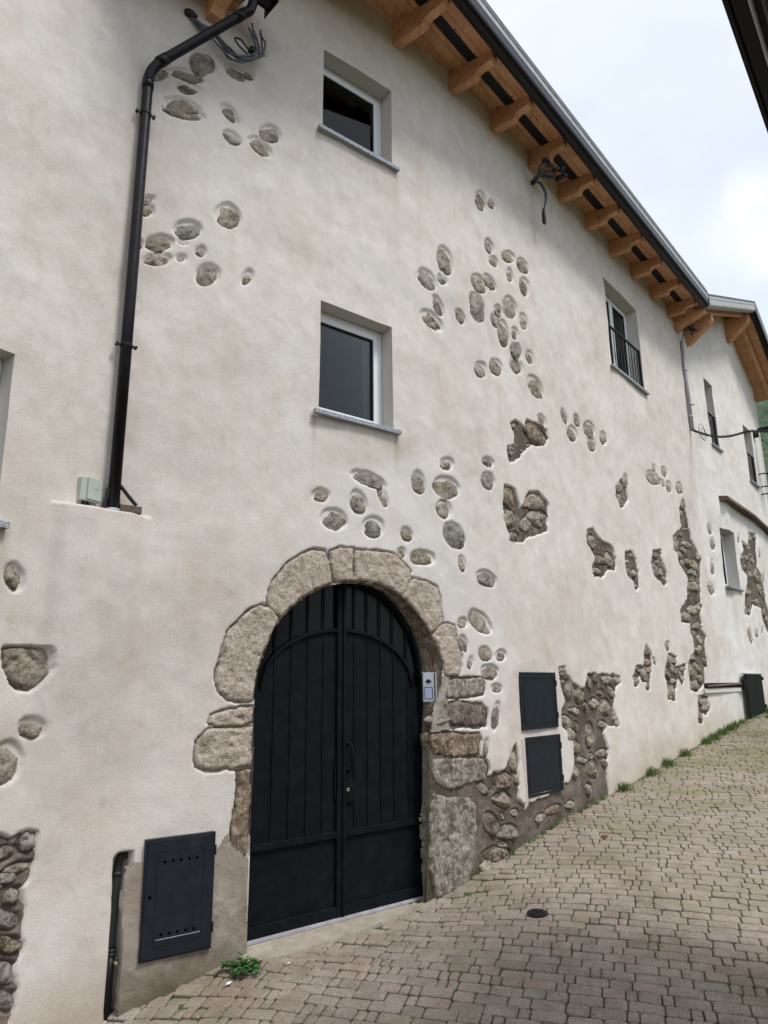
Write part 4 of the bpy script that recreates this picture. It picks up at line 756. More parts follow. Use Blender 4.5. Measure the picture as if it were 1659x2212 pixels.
# centre posts, rails
mb = MB(); mb.box(DP(-.062, -1.875, 0), DT * .052, DN * .03, UP * 2.80); mb.build('stile', M_DOOR, door, bevel=.003)
mb = MB(); mb.box(DP(-.008, -1.875, 0), DT * .030, DN * .045, UP * 2.80); mb.build('stile', M_DOOR, door, bevel=.003)
for a, b_ in ((-.885, -.062), (.022, .935)):
    for z0, z1 in ((-1.265, -1.215), (-1.875, -1.80)):
        mb = MB(); mb.box(DP(a, z0, 0), DT * (b_ - a), DN * .028, UP * (z1 - z0)); mb.build('rail', M_DOOR, door, bevel=.003)
MB().box(DP(-1.12, -1.95, -.09), DT * 2.30, DN * .02, UP * 3.1).build('light_block_sheet', M_GASK, door)  # unseen dark sheet added behind the gate to block sky leaking past its edge
# lock plate, handle, keyhole
mb = MB(); mb.box(DP(.022, -.99, 0), DT * .108, DN * .03, UP * .17); mb.build('lock_plate', M_DOOR, door, bevel=.003)
mb = MB(); mb.tube(smooth_pts([DP(.06, -.50, .03), DP(.06, -.515, .075), DP(.06, -.60, .085), DP(.06, -.71, .075), DP(.06, -.73, .03)], 5), .011, 8)
mb.tube([DP(.06, -.50, .0), DP(.06, -.50, .035)], .02, 10); mb.tube([DP(.06, -.73, .0), DP(.06, -.73, .035)], .02, 10)
mb.build('door_handle', M_DOOR, door, True)
mb = MB(); mb.tube([DP(.052, -.885, .02), DP(.052, -.885, .036)], .016, 16); mb.build('key_cylinder', M_BRASS, door)
mb = MB(); mb.box(DP(-.080, -.95, .0), DT * .012, DN * .020, UP * .30); mb.build('lock_edge', M_DOOR, door, bevel=.003)
mb = MB(); mb.box(DP(-.93, -1.905, -.05), DT * 1.91, DN * .10, UP * .02); mb.build('door_track', M_COND, door)
# threshold slab
V = []; F = []
front = [(-1.07, 5.80), (-.95, 5.80), (-.83, 5.86), (-.69, 5.94), (-.55, 6.05), (-.42, 6.17), (-.28, 6.31), (-.09, 6.48), (.1, 6.67), (.3, 6.92), (.50, 7.17)]
mb = MB(); nF = len(front)
backp = [DP(-1.0 + 2.15 * i / (nF - 1), 0, -.06)[:2] for i in range(nF)]
tp = []; 
for i, (fx, fy) in enumerate(front):
    gzv = float(G(fx, fy)); fx += .012 * float(vn(i * 1.7, 3, 3))
    tp.append([(backp[i][0], backp[i][1], -1.905), ((backp[i][0] + fx) / 2, (backp[i][1] + fy) / 2, -1.912), (fx, fy, gzv + .010), (fx + .006, fy - .01, gzv - .06)])
V = [p for r_ in tp for p in r_]
for i in range(nF - 1):
    for k in range(3): F.append((i * 4 + k, i * 4 + k + 1, (i + 1) * 4 + k + 1, (i + 1) * 4 + k)[::-1])
mb.add(V, F); mb.build('threshold', M_SLAB, old)

# ------------------------------------------------------------- windows
def window(hole, parent, name, depth=.13, hide=.05, ang=None, double=False, fw=.055, label=None, railing=False, sill=True, room=False, skew=0, proj=.05, ov=.07):
    s0, s1, z0, z1 = hole; A_ = W(s0, 0); B_ = W(s1, 0); t = (B_ - A_); L = np.linalg.norm(t); t /= L; n_ = np.array((t[1], -t[0], 0))
    # reveal
    mb = MB(); o_in = -depth - .02
    def f(s, z, o): return W(s, z, o + float(U(np.array(s), np.array(z))))
    NS = 12
    def wallpt(i, z): 
        s = s0 + (s1 - s0) * i / NS; return W(s, z, float(U(np.array(s), np.array(z))))
    def inpt(i, z): return A_ + t * L * i / NS + n_ * o_in + UP * z
    V = []; F = []
    def strip_(pa, pb):
        b = len(V); V.extend(x for p in zip(pa, pb) for x in p)
        for i in range(len(pa) - 1): F.append((b + 2 * i, b + 2 * i + 1, b + 2 * i + 3, b + 2 * i + 2))
    strip_([wallpt(i, z1) for i in range(NS + 1)], [inpt(i, z1) for i in range(NS + 1)])
    strip_([inpt(i, z0) for i in range(NS + 1)], [wallpt(i, z0) for i in range(NS + 1)])
    zz = np.linspace(z0, z1, 14)
    strip_([wallpt(0, z) for z in zz], [inpt(0, z) - t * hide for z in zz]); strip_([inpt(NS, z) for z in zz], [wallpt(NS, z) for z in zz])
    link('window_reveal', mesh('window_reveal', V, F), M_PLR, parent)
    base = A_ - n_ * depth
    def bar(mb, x0, x1, y0, y1, d0, d1): mb.box(base + t * x0 + UP * y0 + n_ * d0, t * (x1 - x0), UP * (y1 - y0), n_ * (d1 - d0))
    mb = MB(); g = .004
    bar(mb, g - hide, fw - hide, z0 + g, z1 - g, -.03, .02); bar(mb, L - fw, L - g, z0 + g, z1 - g, -.03, .02); bar(mb, fw - hide, L - fw, z1 - fw, z1 - g, -.03, .02); bar(mb, fw - hide, L - fw, z0 + g, z0 + fw, -.03, .02)
    win = mb.build('window', M_FRAME, parent, bevel=.004)
    if label: win['label'] = label
    panes = [(fw + .002 - hide, L - fw - .002)] if not double else [(fw + .002 - hide, L / 2 - .004), (L / 2 + .004, L - fw - .002)]
    for x0, x1 in panes:
        y0, y1 = z0 + fw + .002, z1 - fw - .002; w_ = .062
        mb = MB(); bar(mb, x0, x0 + w_, y0, y1, -.025, .034); bar(mb, x1 - w_, x1, y0, y1, -.025, .034); bar(mb, x0 + w_, x1 - w_, y1 - w_, y1, -.025, .034); bar(mb, x0 + w_, x1 - w_, y0, y0 + w_, -.025, .034)
        mb.build('sash', M_FRAME, win, bevel=.005)
        mb = MB(); gk = .008
        a0, a1, c0, c1 = x0 + w_, x1 - w_, y0 + w_, y1 - w_
        bar(mb, a0, a0 + gk, c0, c1, .005, .02); bar(mb, a1 - gk, a1, c0, c1, .005, .02); bar(mb, a0 + gk, a1 - gk, c1 - gk, c1, .005, .02); bar(mb, a0 + gk, a1 - gk, c0, c0 + gk, .005, .02)
        mb.build('gasket', M_GASK, win)
        mb = MB(); bar(mb, a0, a1, c0, c1, (-.004 if room else -.02), .004); mb.build('glass_pane', M_CLEAR if room else M_GLASS, win)
    if room:
        P0 = base - t * .3 - n_ * 1.6 + UP * (z0 - .25); mb = MB(); a_, b2_, c2_ = t * (L + .6), n_ * 1.54, UP * (z1 - z0 + .5)
        v = [P0, P0 + a_, P0 + a_ + b2_, P0 + b2_]; v += [q_ + c2_ for q_ in v]
        mb.add(v, [(0, 1, 2, 3), (7, 6, 5, 4), (0, 4, 5, 1), (1, 5, 6, 2), (3, 7, 4, 0)]); mb.build('room_lining', M_ROOM, win)
        for x0, x1 in ((-.12, L * .22), (L * .86, L + .05)):
            V = []; F = []; nn_ = 40
            for i in range(nn_ + 1):
                x = x0 + (x1 - x0) * i / nn_; w_ = .02 * math.sin(i * 1.25) + .008 * math.sin(i * 3.1)
                V += [base + t * x - n_ * (.14 + w_) + UP * (z0 + .03), base + t * (x * .98) - n_ * (.14 + w_ * .5) + UP * (z1 - .03)]
            for i in range(nn_): F.append((2 * i, 2 * i + 2, 2 * i + 3, 2 * i + 1))
            MB().add(V, F).build('curtain', M_CURT, win, True)
    if sill:
        mb = MB(); U0 = max(float(U(np.array(s0), np.array(z0))), float(U(np.array(s1), np.array(z0))))
        q0 = A_ - t * ov - n_ * .0 + UP * (z0 - .042); d_ = proj + U0
        mb.box(q0 - n_ * .0, t * (L + 2 * ov), n_ * d_, UP * .044)
        mb.box(A_ + t * .004 - n_ * depth + UP * (z0 - .030), t * (L - .008), n_ * (depth - .001), UP * .034)
        mb.build('sill', M_GRAN, win, bevel=.003)
    if railing:
        zt = z0 + .80; mb = MB(); o_ = -.035
        def rb(x0, x1, y0, y1, d0, d1, nm='railing_bar'):
            m_ = MB(); m_.box(A_ + t * x0 + UP * y0 + n_ * d0, t * (x1 - x0), UP * (y1 - y0), n_ * (d1 - d0)); m_.build(nm, M_BLACK, win, bevel=.002)
        rb(.01, L - .01, zt - .02, zt, o_ - .02, o_ + .02, 'railing_rail'); rb(.01, L - .01, z0 + .06, z0 + .08, o_ - .015, o_ + .015, 'railing_rail')
        nb = 12 if L > 1 else 6
        for i in range(nb): x = .03 + (L - .06) * i / (nb - 1); rb(x - .007, x + .007, z0 + .08, zt - .02, o_ - .007, o_ + .007)
        rb(L - .05, L - .012, z0 + .02, zt + .01, o_ - .02, o_ + .02, 'railing_post')
    return win
window(WIN1, old, 'window', .20, room=True, label='upper white framed window under the eaves, corner of bright sky reflected')
window(WIN2, old, 'window', .20, room=True, label='lower white framed window above the arched gate')
window(WIN3, old, 'window', .24, room=True, double=True, label='balcony window with black railing under the rafters', railing=True)
window(WINL, lefth, 'window', .17)
window(FW1, farh, 'window', .24, railing=True); window(FW2, farh, 'window', .24, railing=True, double=True); window(FW3, farh, 'window', .20)

# ------------------------------------------------------------- roofs
eth = R(40.2); ET = np.array((math.sin(eth), math.cos(eth), 0)); EN = np.array((math.cos(eth), -math.sin(eth), 0))
EQ = W(9.6, 0, 0)
def EP(t, o, z): # eave frame: t metres along from EQ, o metres outwards from the wall line there
    return EQ + ET * t + EN * o + UP * z
def e_to(p): r_ = p - EQ; return float(r_ @ ET), float(r_ @ EN)
T0, T1 = -11.9, -.02
SOF = lambda o: 7.60 - .16 * o
mb = MB(); V = [EP(T0, -5, 9.6), EP(T1 - .2, -5, 9.6), EP(T1, .74, 7.69), EP(T0, .74, 7.69)]
mb.prism(V, UP * .05)
roof = mb.build('roof', M_GUT, old)
def boards(t0, t1, o0, o1, step, f_z, parent, EPf, along=True):
    o = o0
    while o < o1 - .01:
        w_ = min(step, o1 - o); m_ = MB(); a = o + .003; c = o + w_ - .003
        m_.add([EPf(t0, a, f_z(a)), EPf(t1, a, f_z(a)), EPf(t1, c, f_z(c)), EPf(t0, c, f_z(c)), EPf(t0, a, f_z(a) + .03), EPf(t1, a, f_z(a) + .03), EPf(t1, c, f_z(c) + .03), EPf(t0, c, f_z(c) + .03)],
               [(0, 3, 2, 1), (4, 5, 6, 7), (0, 1, 5, 4), (1, 2, 6, 5), (2, 3, 7, 6), (3, 0, 4, 7)])
        m_.build('soffit_board', M_WOOD, parent); o += step
boards(T0, T1 + .1, -.75, .72, .145, SOF, roof, EP)
raf_s = [-.35, .70, 1.70, 2.61, 3.58, 4.54, 5.48, 6.46, 7.42, 8.38, 9.31]
raf_t = []
for s in raf_s:
    t, o = e_to(W(s, 0)); L = .55 - o; w_ = .11; raf_t.append((t, o))
    prof = [(o - .06, SOF(o) + .0), (o - .06, 7.31), (o + L * .56, 7.31 - .015), (o + L * .60, 7.31), (o + L * .63, 7.36), (o + L * .70, 7.375), (o + L * .95, 7.385), (o + L, 7.42), (o + L, SOF(o + L))]
    mb = MB(); mb.prism([EP(t - w_ / 2, a, z) for a, z in prof], ET * w_); mb.build('rafter', M_WOOD, roof, bevel=.003)
# black vent strips between the rafters
for (ta, oa), (tb, ob) in zip(raf_t[:-1], raf_t[1:]):
    mb = MB(); a, c = .20, .33
    mb.prism([EP(ta + .17, a, SOF(a) - .012), EP(tb - .06, a, SOF(a) - .012), EP(tb - .06, c, SOF(c) - .012), EP(ta + .17, c, SOF(c) - .012)], UP * .010)
    mb.build('vent_strip', M_GASK, roof)
def gutter(pts, name_par, zb=7.385, m1=M_GUT, m2=M_SILV, cap=True):
    """pts: plan points of the wall-side edge, list of (xy, outward unit) ; profile swept"""
    prof = [(0, zb + .12), (0, zb + .03), (.02, zb + .006), (.06, zb), (.11, zb + .006), (.14, zb + .03), (.15, zb + .06), (.15, zb + .172), (.138, zb + .172), (.138, zb + .07), (.01, zb + .07)]
    prof2 = [(.153, zb + .175), (.158, zb + .245), (.10, zb + .245), (.10, zb + .175)]
    prof3 = [(.160, zb + .262), (.172, zb + .285), (.166, zb + .292), (.09, zb + .292), (.09, zb + .248)]
    for nm, pr, m in (('gutter', prof, m1), ('fascia', prof2, m2), ('roof_edge', prof3, m2)):
        V = []; F = []; k = len(pr)
        for pt in pts:
            p, n_ = pt[:2]; dz = pt[2] if len(pt) > 2 else 0
            V += [np.array((p[0] + n_[0] * a, p[1] + n_[1] * a, z + dz)) for a, z in pr]
        for i in range(len(pts) - 1):
            for j in range(k): F.append((i * k + j, i * k + (j + 1) % k, (i + 1) * k + (j + 1) % k, (i + 1) * k + j)[::-1])
        F += [tuple(range(k)), tuple((len(pts) - 1) * k + j for j in range(k))[::-1]]
        ob = MB().add(V, F).build(nm, m, name_par, False)
        ob.modifiers.new('bevel', 'BEVEL').width = .004
g0 = EP(T0, .585, 0); g1 = EP(-.02, .585, 0)
gutter([(g0, EN), (g1, EN)], roof)

# far house roof: overhang steps out after the junction
G2p = np.array((7.72, 13.56)); 
def FP(t, o, z):  # far eave frame from W(10.74) with outward distance
    q = W(10.7, 0); return q + ET * t + EN * o + UP * z
FZ = lambda t: float(np.interp(t, [-1.15, 3.36, 6.2], [7.385, 9.17, 7.58]))   # gable: rises to the ridge, then falls
froof = None
for a, b_ in ((-1.1, 3.36), (3.36, 6.1)):
    mb = MB(); mb.prism([FP(a, -5, FZ(a) + .22), FP(b_, -5, FZ(b_) + .22), FP(b_, .72, FZ(b_) + .22), FP(a, .72, FZ(a) + .22)], UP * .05)
    if froof is None: froof = mb.build('roof', M_GUT, farh)
    else: mb.build('roof_slope', M_GUT, froof)
M_LG = metal('gutter_lit_tone', (.36, .37, .36), .5, 0, .4)  # lit copy of the brown gutter: bright sky and street light put into its colour
gutter([(FP(-1.1, .60, 0)[:2], EN, 0), (FP(3.36, .60, 0)[:2], EN, 9.17 - 7.385)], froof, m1=M_LG)
gutter([(FP(3.365, .60, 0)[:2], EN, 9.17 - 7.385), (FP(6.1, .60, 0)[:2], EN, FZ(6.1) - 7.385)], froof)
for i in range(54):
    t = -1.05 + i * .132; z0_, z1_ = FZ(t) + .10, FZ(t + .126) + .10
    MB().add([FP(t, -.08, z0_), FP(t + .128, -.08, z1_), FP(t + .128, .60, z1_), FP(t, .60, z0_), FP(t, -.08, z0_ + .03), FP(t + .128, -.08, z1_ + .03), FP(t + .128, .60, z1_ + .03), FP(t, .60, z0_ + .03)],
             [(0, 3, 2, 1), (4, 5, 6, 7), (0, 1, 5, 4), (1, 2, 6, 5), (2, 3, 7, 6), (3, 0, 4, 7)]).build('soffit_board', M_WOOD, froof)
def beam(p, q, w_, h_, nm, par, side=None):
    p = np.array(p, float); q = np.array(q, float); d_ = q - p; s_ = np.cross(UP, d_); s_ /= np.linalg.norm(s_)
    return MB().box(p - s_ * w_ / 2, d_, s_ * w_, UP * h_).build(nm, M_WOOD, par, bevel=.004)
beam(FP(-1.0, .44, FZ(-1.0) - .04), FP(3.30, .44, FZ(3.3) - .04), .09, .14, 'barge_rafter', froof)
beam(FP(3.42, .34, FZ(3.42) - .04), FP(6.0, .34, FZ(6.0) - .04), .09, .14, 'barge_rafter', froof)
def corbel(t, L, z, wd, fn, par, top=.26, o0=-.1):
    pr = [(o0, z + top), (o0, z - .04), (.10, z - .04), (.14, z), (L * .9, z + top * .55), (L, z + top * .7), (L, z + top)]
    mb = MB(); mb.prism([fn(t, a, zz) for a, zz in pr], ET * wd); return mb.build('corbel', M_WOOD, par, bevel=.004)
corbel(.02, .62, 7.18, .16, EP, roof); corbel(-.42, .58, 7.10, .15, FP, froof, .50); corbel(3.26, .58, 8.60, .20, FP, froof, .55)

# corner house roof, just reaching into view at the top left
lth = R(47); LT = np.array((math.sin(lth), math.cos(lth), 0)); LN = np.array((math.cos(lth), -math.sin(lth), 0)); LQ = W(-1.55, 0, 0)
def LP(t, o, z): return LQ + LT * t + LN * o + UP * z
mb = MB(); mb.prism([LP(-4.6, -3, 7.2), LP(.28, -1.2, 7.0), LP(.28, .34, 6.50), LP(-4.6, .34, 6.50)], UP * .05); lroof = mb.build('roof', M_GUT, lefth)
for i in range(5):
    a = -.6 + i * .19; mb = MB(); mb.prism([LP(-4.6, a, 6.47 - .0 * a), LP(.22, a, 6.47), LP(.22, a + .184, 6.45), LP(-4.6, a + .184, 6.45)], UP * .03); mb.build('soffit_board', M_WOOD, lroof)
for t in (-.06, -1.1, -2.1, -3.1):
    mb = MB(); pr = [(-.3, 6.46), (-.3, 6.20), (.10, 6.20), (.14, 6.27), (.28, 6.31), (.30, 6.46)]
    mb.prism([LP(t, a, z) for a, z in pr], LT * .14); mb.build('rafter', M_WOOD, lroof, bevel=.006)
gutter([(LP(-4.6, .33, 0)[:2], LN[:2]), (LP(.40, .33, 0)[:2], LN[:2])], lroof, zb=6.34)
mb = MB(); mb.box(LP(.402, .30, 6.30), LT * .006, LN * .24, UP * .13); mb.build('gutter_end_plate', M_GUT, lroof)

# ------------------------------------------------------------- downpipe
dpipe = thing('downpipe', 'dark brown round downpipe standing in the corner, bending up to the gutter at the top', 'downpipe', tuple(W(-2.106, 1.27, .1)))
b0 = W(-2.115, 1.275, .075); b1_ = W(-2.115, 5.13, .075); b2_ = W(-2.085, 5.30, .115); b3 = np.array(LP(.20, .385, 6.18)); b4 = np.array(LP(.24, .41, 6.40))
mb = MB(); path = [b0, b0 * .5 + b1_ * .5] + smooth_pts([b1_ - UP * .02, b1_ + UP * .03, b2_ * .6 + b1_ * .4 + UP * .02, b2_ + (b3 - b2_) * .06], 5) + [b2_ + (b3 - b2_) * .9] + smooth_pts([b2_ + (b3 - b2_) * .94, b3, b3 * .3 + b4 * .7, b4], 4)
mb.tube(path, .0445, 20); mb.build('pipe', M_GUT, dpipe, True)
for pp, dr in ((b1_ - UP * .02, UP), (b2_ + (b3 - b2_) * .08, (b3 - b2_) / np.linalg.norm(b3 - b2_)), (b2_ + (b3 - b2_) * .88, (b3 - b2_) / np.linalg.norm(b3 - b2_))):
    mb = MB(); mb.tube([pp - dr * .05, pp + dr * .05], .049, 20); mb.build('pipe_socket', M_GUT, dpipe, True)
tC, nC = TN(-1.9)
for z in (4.80, 2.62):
    c_ = np.array((b0[0], b0[1], z)); mb = MB(); mb.tube([c_ - UP * .012, c_ + UP * .012], .050, 20)
    ax = np.cross(UP, nC); mb.box(c_ - tC * .072 - UP * .01, tC * .144, nC * .008, UP * .02)
    mb.tube([c_ - tC * .072 - nC * .02, c_ - tC * .072 + nC * .02], .012, 8); mb.tube([c_ + tC * .072 - nC * .02, c_ + tC * .072 + nC * .02], .012, 8)
    mb.build('pipe_bracket', M_GUT, dpipe, False)
mb = MB(); mb.tube([b0 - UP * .005, b0 + UP * .02], .048, 14); mb.build('pipe_foot', M_COND, dpipe, True)

# junction box
jt, jn_ = TN(-2.35)
jb = thing('junction_box', 'pale beige plastic junction box on the wall left of the downpipe foot', 'junction box', tuple(W(-2.29, 1.40, .02)))
mb = MB(); q = W(-2.375, 1.325, -.01); mb.prism([q, q + jt * .16, q + jt * .16 + jn_ * .055, q + jt * .03 + jn_ * .075, q + jn_ * .05], UP * .175); mb.build('housing', M_BOX, jb, bevel=.006)
mb = MB(); mb.prism([q + jt * .035 + jn_ * .078 + UP * .008, q + jt * .163 + jn_ * .058 + UP * .008, q + jt * .163 + jn_ * .068 + UP * .008, q + jt * .035 + jn_ * .088 + UP * .008], UP * .165); mb.build('lid', M_BOX, jb, bevel=.004)
mb = MB(); c_ = q + jt * .10 + jn_ * .0795 + UP * .092; mb.box(c_, (jt * .028 - jn_ * .0045), jn_ * .001, UP * .006); mb.build('maker_mark', M_COND, jb)
for k, x in enumerate((.04, .075, .11)):
    mb = MB(); p0 = q + jt * x + jn_ * .03; mb.tube([p0, p0 - UP * (.03 + .01 * k), p0 - UP * .07 + jt * .01 * (k - 1)], .009 + .003 * (k == 1), 8); mb.build('cable_entry', M_BLACK if k < 2 else M_BOX, jb, True)
def corrugated(pts, r, label, loc):
    P = smooth_pts(pts, 14); rr = [r * (1 + .12 * (i % 2)) for i in range(len(P))]
    o = MB().tube(P, rr, 10).build('corrugated_conduit', M_BLACK, None, False); setp(o, label, 'conduit')
corrugated([W(-2.13, 1.47, .02), W(-2.165, 1.44, .07), W(-2.17, 1.38, .07), W(-2.185, 1.31, .06), W(-2.19, 1.27, .06)], .014, 'short black corrugated tube between the beige box and the downpipe', None)
corrugated([W(-2.09, 1.52, .02), W(-2.05, 1.48, .05), W(-1.98, 1.40, .07), W(-1.925, 1.345, .075)], .014, 'black corrugated tube end poking out right of the downpipe', None)
lt_, ln_ = TN(-1.97); q = W(-2.055, 1.277, .01)
lb = MB().box(q, lt_ * .165 , ln_ * .085, UP * .062).build('loose_brick', M_RAW, None, bevel=.010); setp(lb, 'rough brown brick wedged at the foot of the downpipe', 'brick')

# coil of spare cable under the corner eave
coil = thing('cable_coil', 'loop of grey cables hanging under the corner eave behind the sloping pipe', 'cable', tuple(W(-1.5, 6.1)))
for k in range(6):
    d_ = .022 * k; pts = [W(-1.76, 6.13, .0), W(-1.68, 6.09 - d_ * .4, .05), W(-1.52, 6.02 - d_, .07 + .006 * k), W(-1.38, 5.91 - d_ * .8, .07), W(-1.24, 5.90 - d_ * .6, .075 + .005 * k), W(-1.13 + d_ * .7, 6.02, .075), W(-1.13 + d_ * .8, 6.18, .07), W(-1.19 + d_, 6.32, .07)]
    pts = [pts[0]] + [p_ + np.random.default_rng(40 + k * 9 + i_).normal(0, .016, 3) for i_, p_ in enumerate(pts[1:])]
    MB().tube(smooth_pts(pts, 6), .0095, 6).build('cable', M_CABLE, coil, True)
MB().tube(smooth_pts([W(-1.79, 6.16, .0), W(-1.76, 6.15, .03), W(-1.71, 6.11, .05)], 4), [.035, .036, .037, .037, .036, .033, .030, .026, .024], 10).build('cable_boot', M_BLACK, coil, True)
MB().tube(smooth_pts([W(-1.20, 5.97, .08), W(-1.30, 5.99, .10), W(-1.34, 6.05, .10), W(-1.28, 6.07, .10), W(-1.20, 6.02, .09), W(-1.16, 6.03, .09)], 5), .009, 6).build('cable_tail', M_BLACK, coil, True)
for s, z in ((-1.15, 6.05), (-1.45, 5.985), (-1.22, 5.93)):
    MB().tube([W(s - .015, z - .02, .07), W(s + .015, z + .02, .07)], .034, 10).build('cable_tie', M_BLACK, coil, True) if s > -1.2 else None

# cable cluster under the fourth rafter
cl = thing('cable_cluster', 'bunch of grey cables with black connectors sticking out of the wall below the rafters', 'cable', tuple(W(3.62, 7.1)))
rg = np.random.default_rng(3)
org = W(3.61, 7.10, 0)
for k in range(6):
    e_ = EN * (.36 + .1 * rg.random()) + ET * (.10 * rg.normal()) + UP * (-.05 + .10 * rg.random())
    pts = [org, org + EN * .10 + UP * (.03 + .02 * k * .5), org + e_ * .6 + UP * .05, org + e_]
    MB().tube(smooth_pts(pts, 5), .016, 6).build('cable', M_CABLE, cl, True)
    p = org + e_; d_ = EN * .8 + UP * (rg.normal() * .6) + ET * rg.normal() * .6; d_ /= np.linalg.norm(d_)
    MB().tube([p - d_ * .04, p + d_ * .05], [.042, .026], 8).build('connector', M_BLACK, cl, True)
MB().tube([org - EN * .02, org + EN * .05], .035, 10).build('cable_boot', M_BLACK, cl, True)
for k in range(2):
    pts = [org + EN * .05, org + EN * (.13 + .02 * k) - UP * .08, org + EN * (.20 + .02 * k) - UP * .30, org + EN * .17 - UP * .52, org + EN * .155 - UP * .62]
    MB().tube(smooth_pts(pts, 5), .011, 6).build('cable', M_CABLE, cl, True)
MB().tube([org + EN * .16 - UP * .50, org + EN * .155 - UP * .60, org + EN * .155 - UP * .72, org + EN * .155 - UP * .76], [.015, .030, .030, .012], 8).build('cable_end', M_BLACK, cl, True)

# conduit with cable bundle at the joint of the two houses
cd = thing('wall_conduit', 'grey vertical conduit between the stone house and the white house', 'conduit', tuple(W(9.86, 4.9)))
MB().tube([W(9.87, 6.95, .05), W(9.87, 4.98, .05)], .036, 12).build('conduit_tube', M_COND, cd, True)
for z in (6.95, 6.3, 5.55, 5.28):
    MB().tube([W(9.87, z - .02, .05), W(9.87, z + .02, .05)], .042, 12).build('conduit_clip', M_COND, cd, True)
MB().tube([W(9.80, 5.55, .05), W(10.02, 5.56, .10)], .012, 6).build('bracket', M_CABLE, cd, True)
cb = thing('cable_bundle', 'tangle of black cables where the conduit meets the eaves', 'cable', tuple(W(9.87, 7.1)))
for k in range(9):
    a = rg.normal(0, .05, (4, 3)); p0 = W(9.83, 7.28, .02); p3 = p0 + EN * .32 - UP * .20 + a[3]
    MB().tube(smooth_pts([p0, p0 + EN * .12 + UP * .03 + a[1] * .7, p0 + EN * .22 - UP * .08 + a[2], p3], 5), .011, 6).build('cable', M_BLACK if k % 3 else M_CABLE, cb, True)
for k in range(3):
    MB().tube(smooth_pts([W(9.87, 6.9, .05), W(9.86, 7.05, .08), W(9.86 + .03 * k, 7.2, .14), W(9.88, 7.25, .03)], 5), .010, 6).build('cable', M_CABLE, cb, True)
oc = thing('overhead_cable', 'twisted black cables running from the conduit foot across the white house to the right', 'cable', tuple(W(9.88, 5.0)))
for k in range(3):
    pts = []
    A0 = W(9.87, 4.99, .05); 
    B0 = np.array((6.96, 11.57, 4.17))
    for i in range(40):
        q = i / 39; p = A0 * (1 - q) + B0 * q - UP * (.13 * math.sin(math.pi * min(1, q * 1.6)))
        ph = q * 46 + k * 2.1; p = p + UP * .018 * math.sin(ph) + EN * .018 * math.cos(ph); pts.append(p)
    MB().tube(pts, .011, 6).build('cable', M_BLACK, oc, True)
for k in range(2):
    c_ = W(10.35 + .12 * k, 5.02 - .02 * k, .10); r0 = .17 - .03 * k
    pts = [c_ + ET * r0 * math.cos(a) * 1.1 + UP * (r0 * math.sin(a) + .05) for a in np.linspace(-1.6, 4.6, 30)]
    MB().tube(pts, .006, 5).build('cable_loop', M_CABLE, oc, True)

# ------------------------------------------------------------- intercom on the cement beside the gate
ic = thing('intercom', 'silver door intercom with black camera eye and blue name plate right of the gate', 'intercom', tuple(W(.98, -.02, .0)))
it = DT * .60 + DN * .80; in_ = DN * .60 - DT * .80
q = DP(.962, -.165, .030) + in_ * .012
mb = MB(); mb.box(q, it * .145, in_ * .030, UP * .28); mb.build('faceplate', M_ALU, ic, bevel=.003)
mb = MB(); mb.box(q + in_ * .029 - it * .001, it * .016, in_ * .003, UP * .275); mb.box(q + in_ * .029 + it * .124, it * .012, in_ * .003, UP * .275); mb.build('side_trim', M_BLACK, ic)
mb = MB(); c_ = q + it * .068 + UP * .195 + in_ * .030; mb.tube([c_, c_ + in_ * .012], .021, 16); mb.box(c_ - it * .030 - UP * .006, it * .06, in_ * .004, UP * .012); mb.build('camera_eye', M_BLACK, ic)
mb = MB(); mb.box(q + it * .024 + UP * .028 + in_ * .030, it * .085, in_ * .003, UP * .112); mb.build('plate_frame', M_BLACK, ic)
mb = MB(); mb.box(q + it * .030 + UP * .034 + in_ * .0335, it * .072, in_ * .002, UP * .10); mb.build('name_plate', M_LBL, ic)
for k in range(1, 4): MB().box(q + it * .032 + UP * (.034 + .025 * k) + in_ * .0357, it * .068, in_ * .0006, UP * .0018).build('plate_line', M_COND, ic)

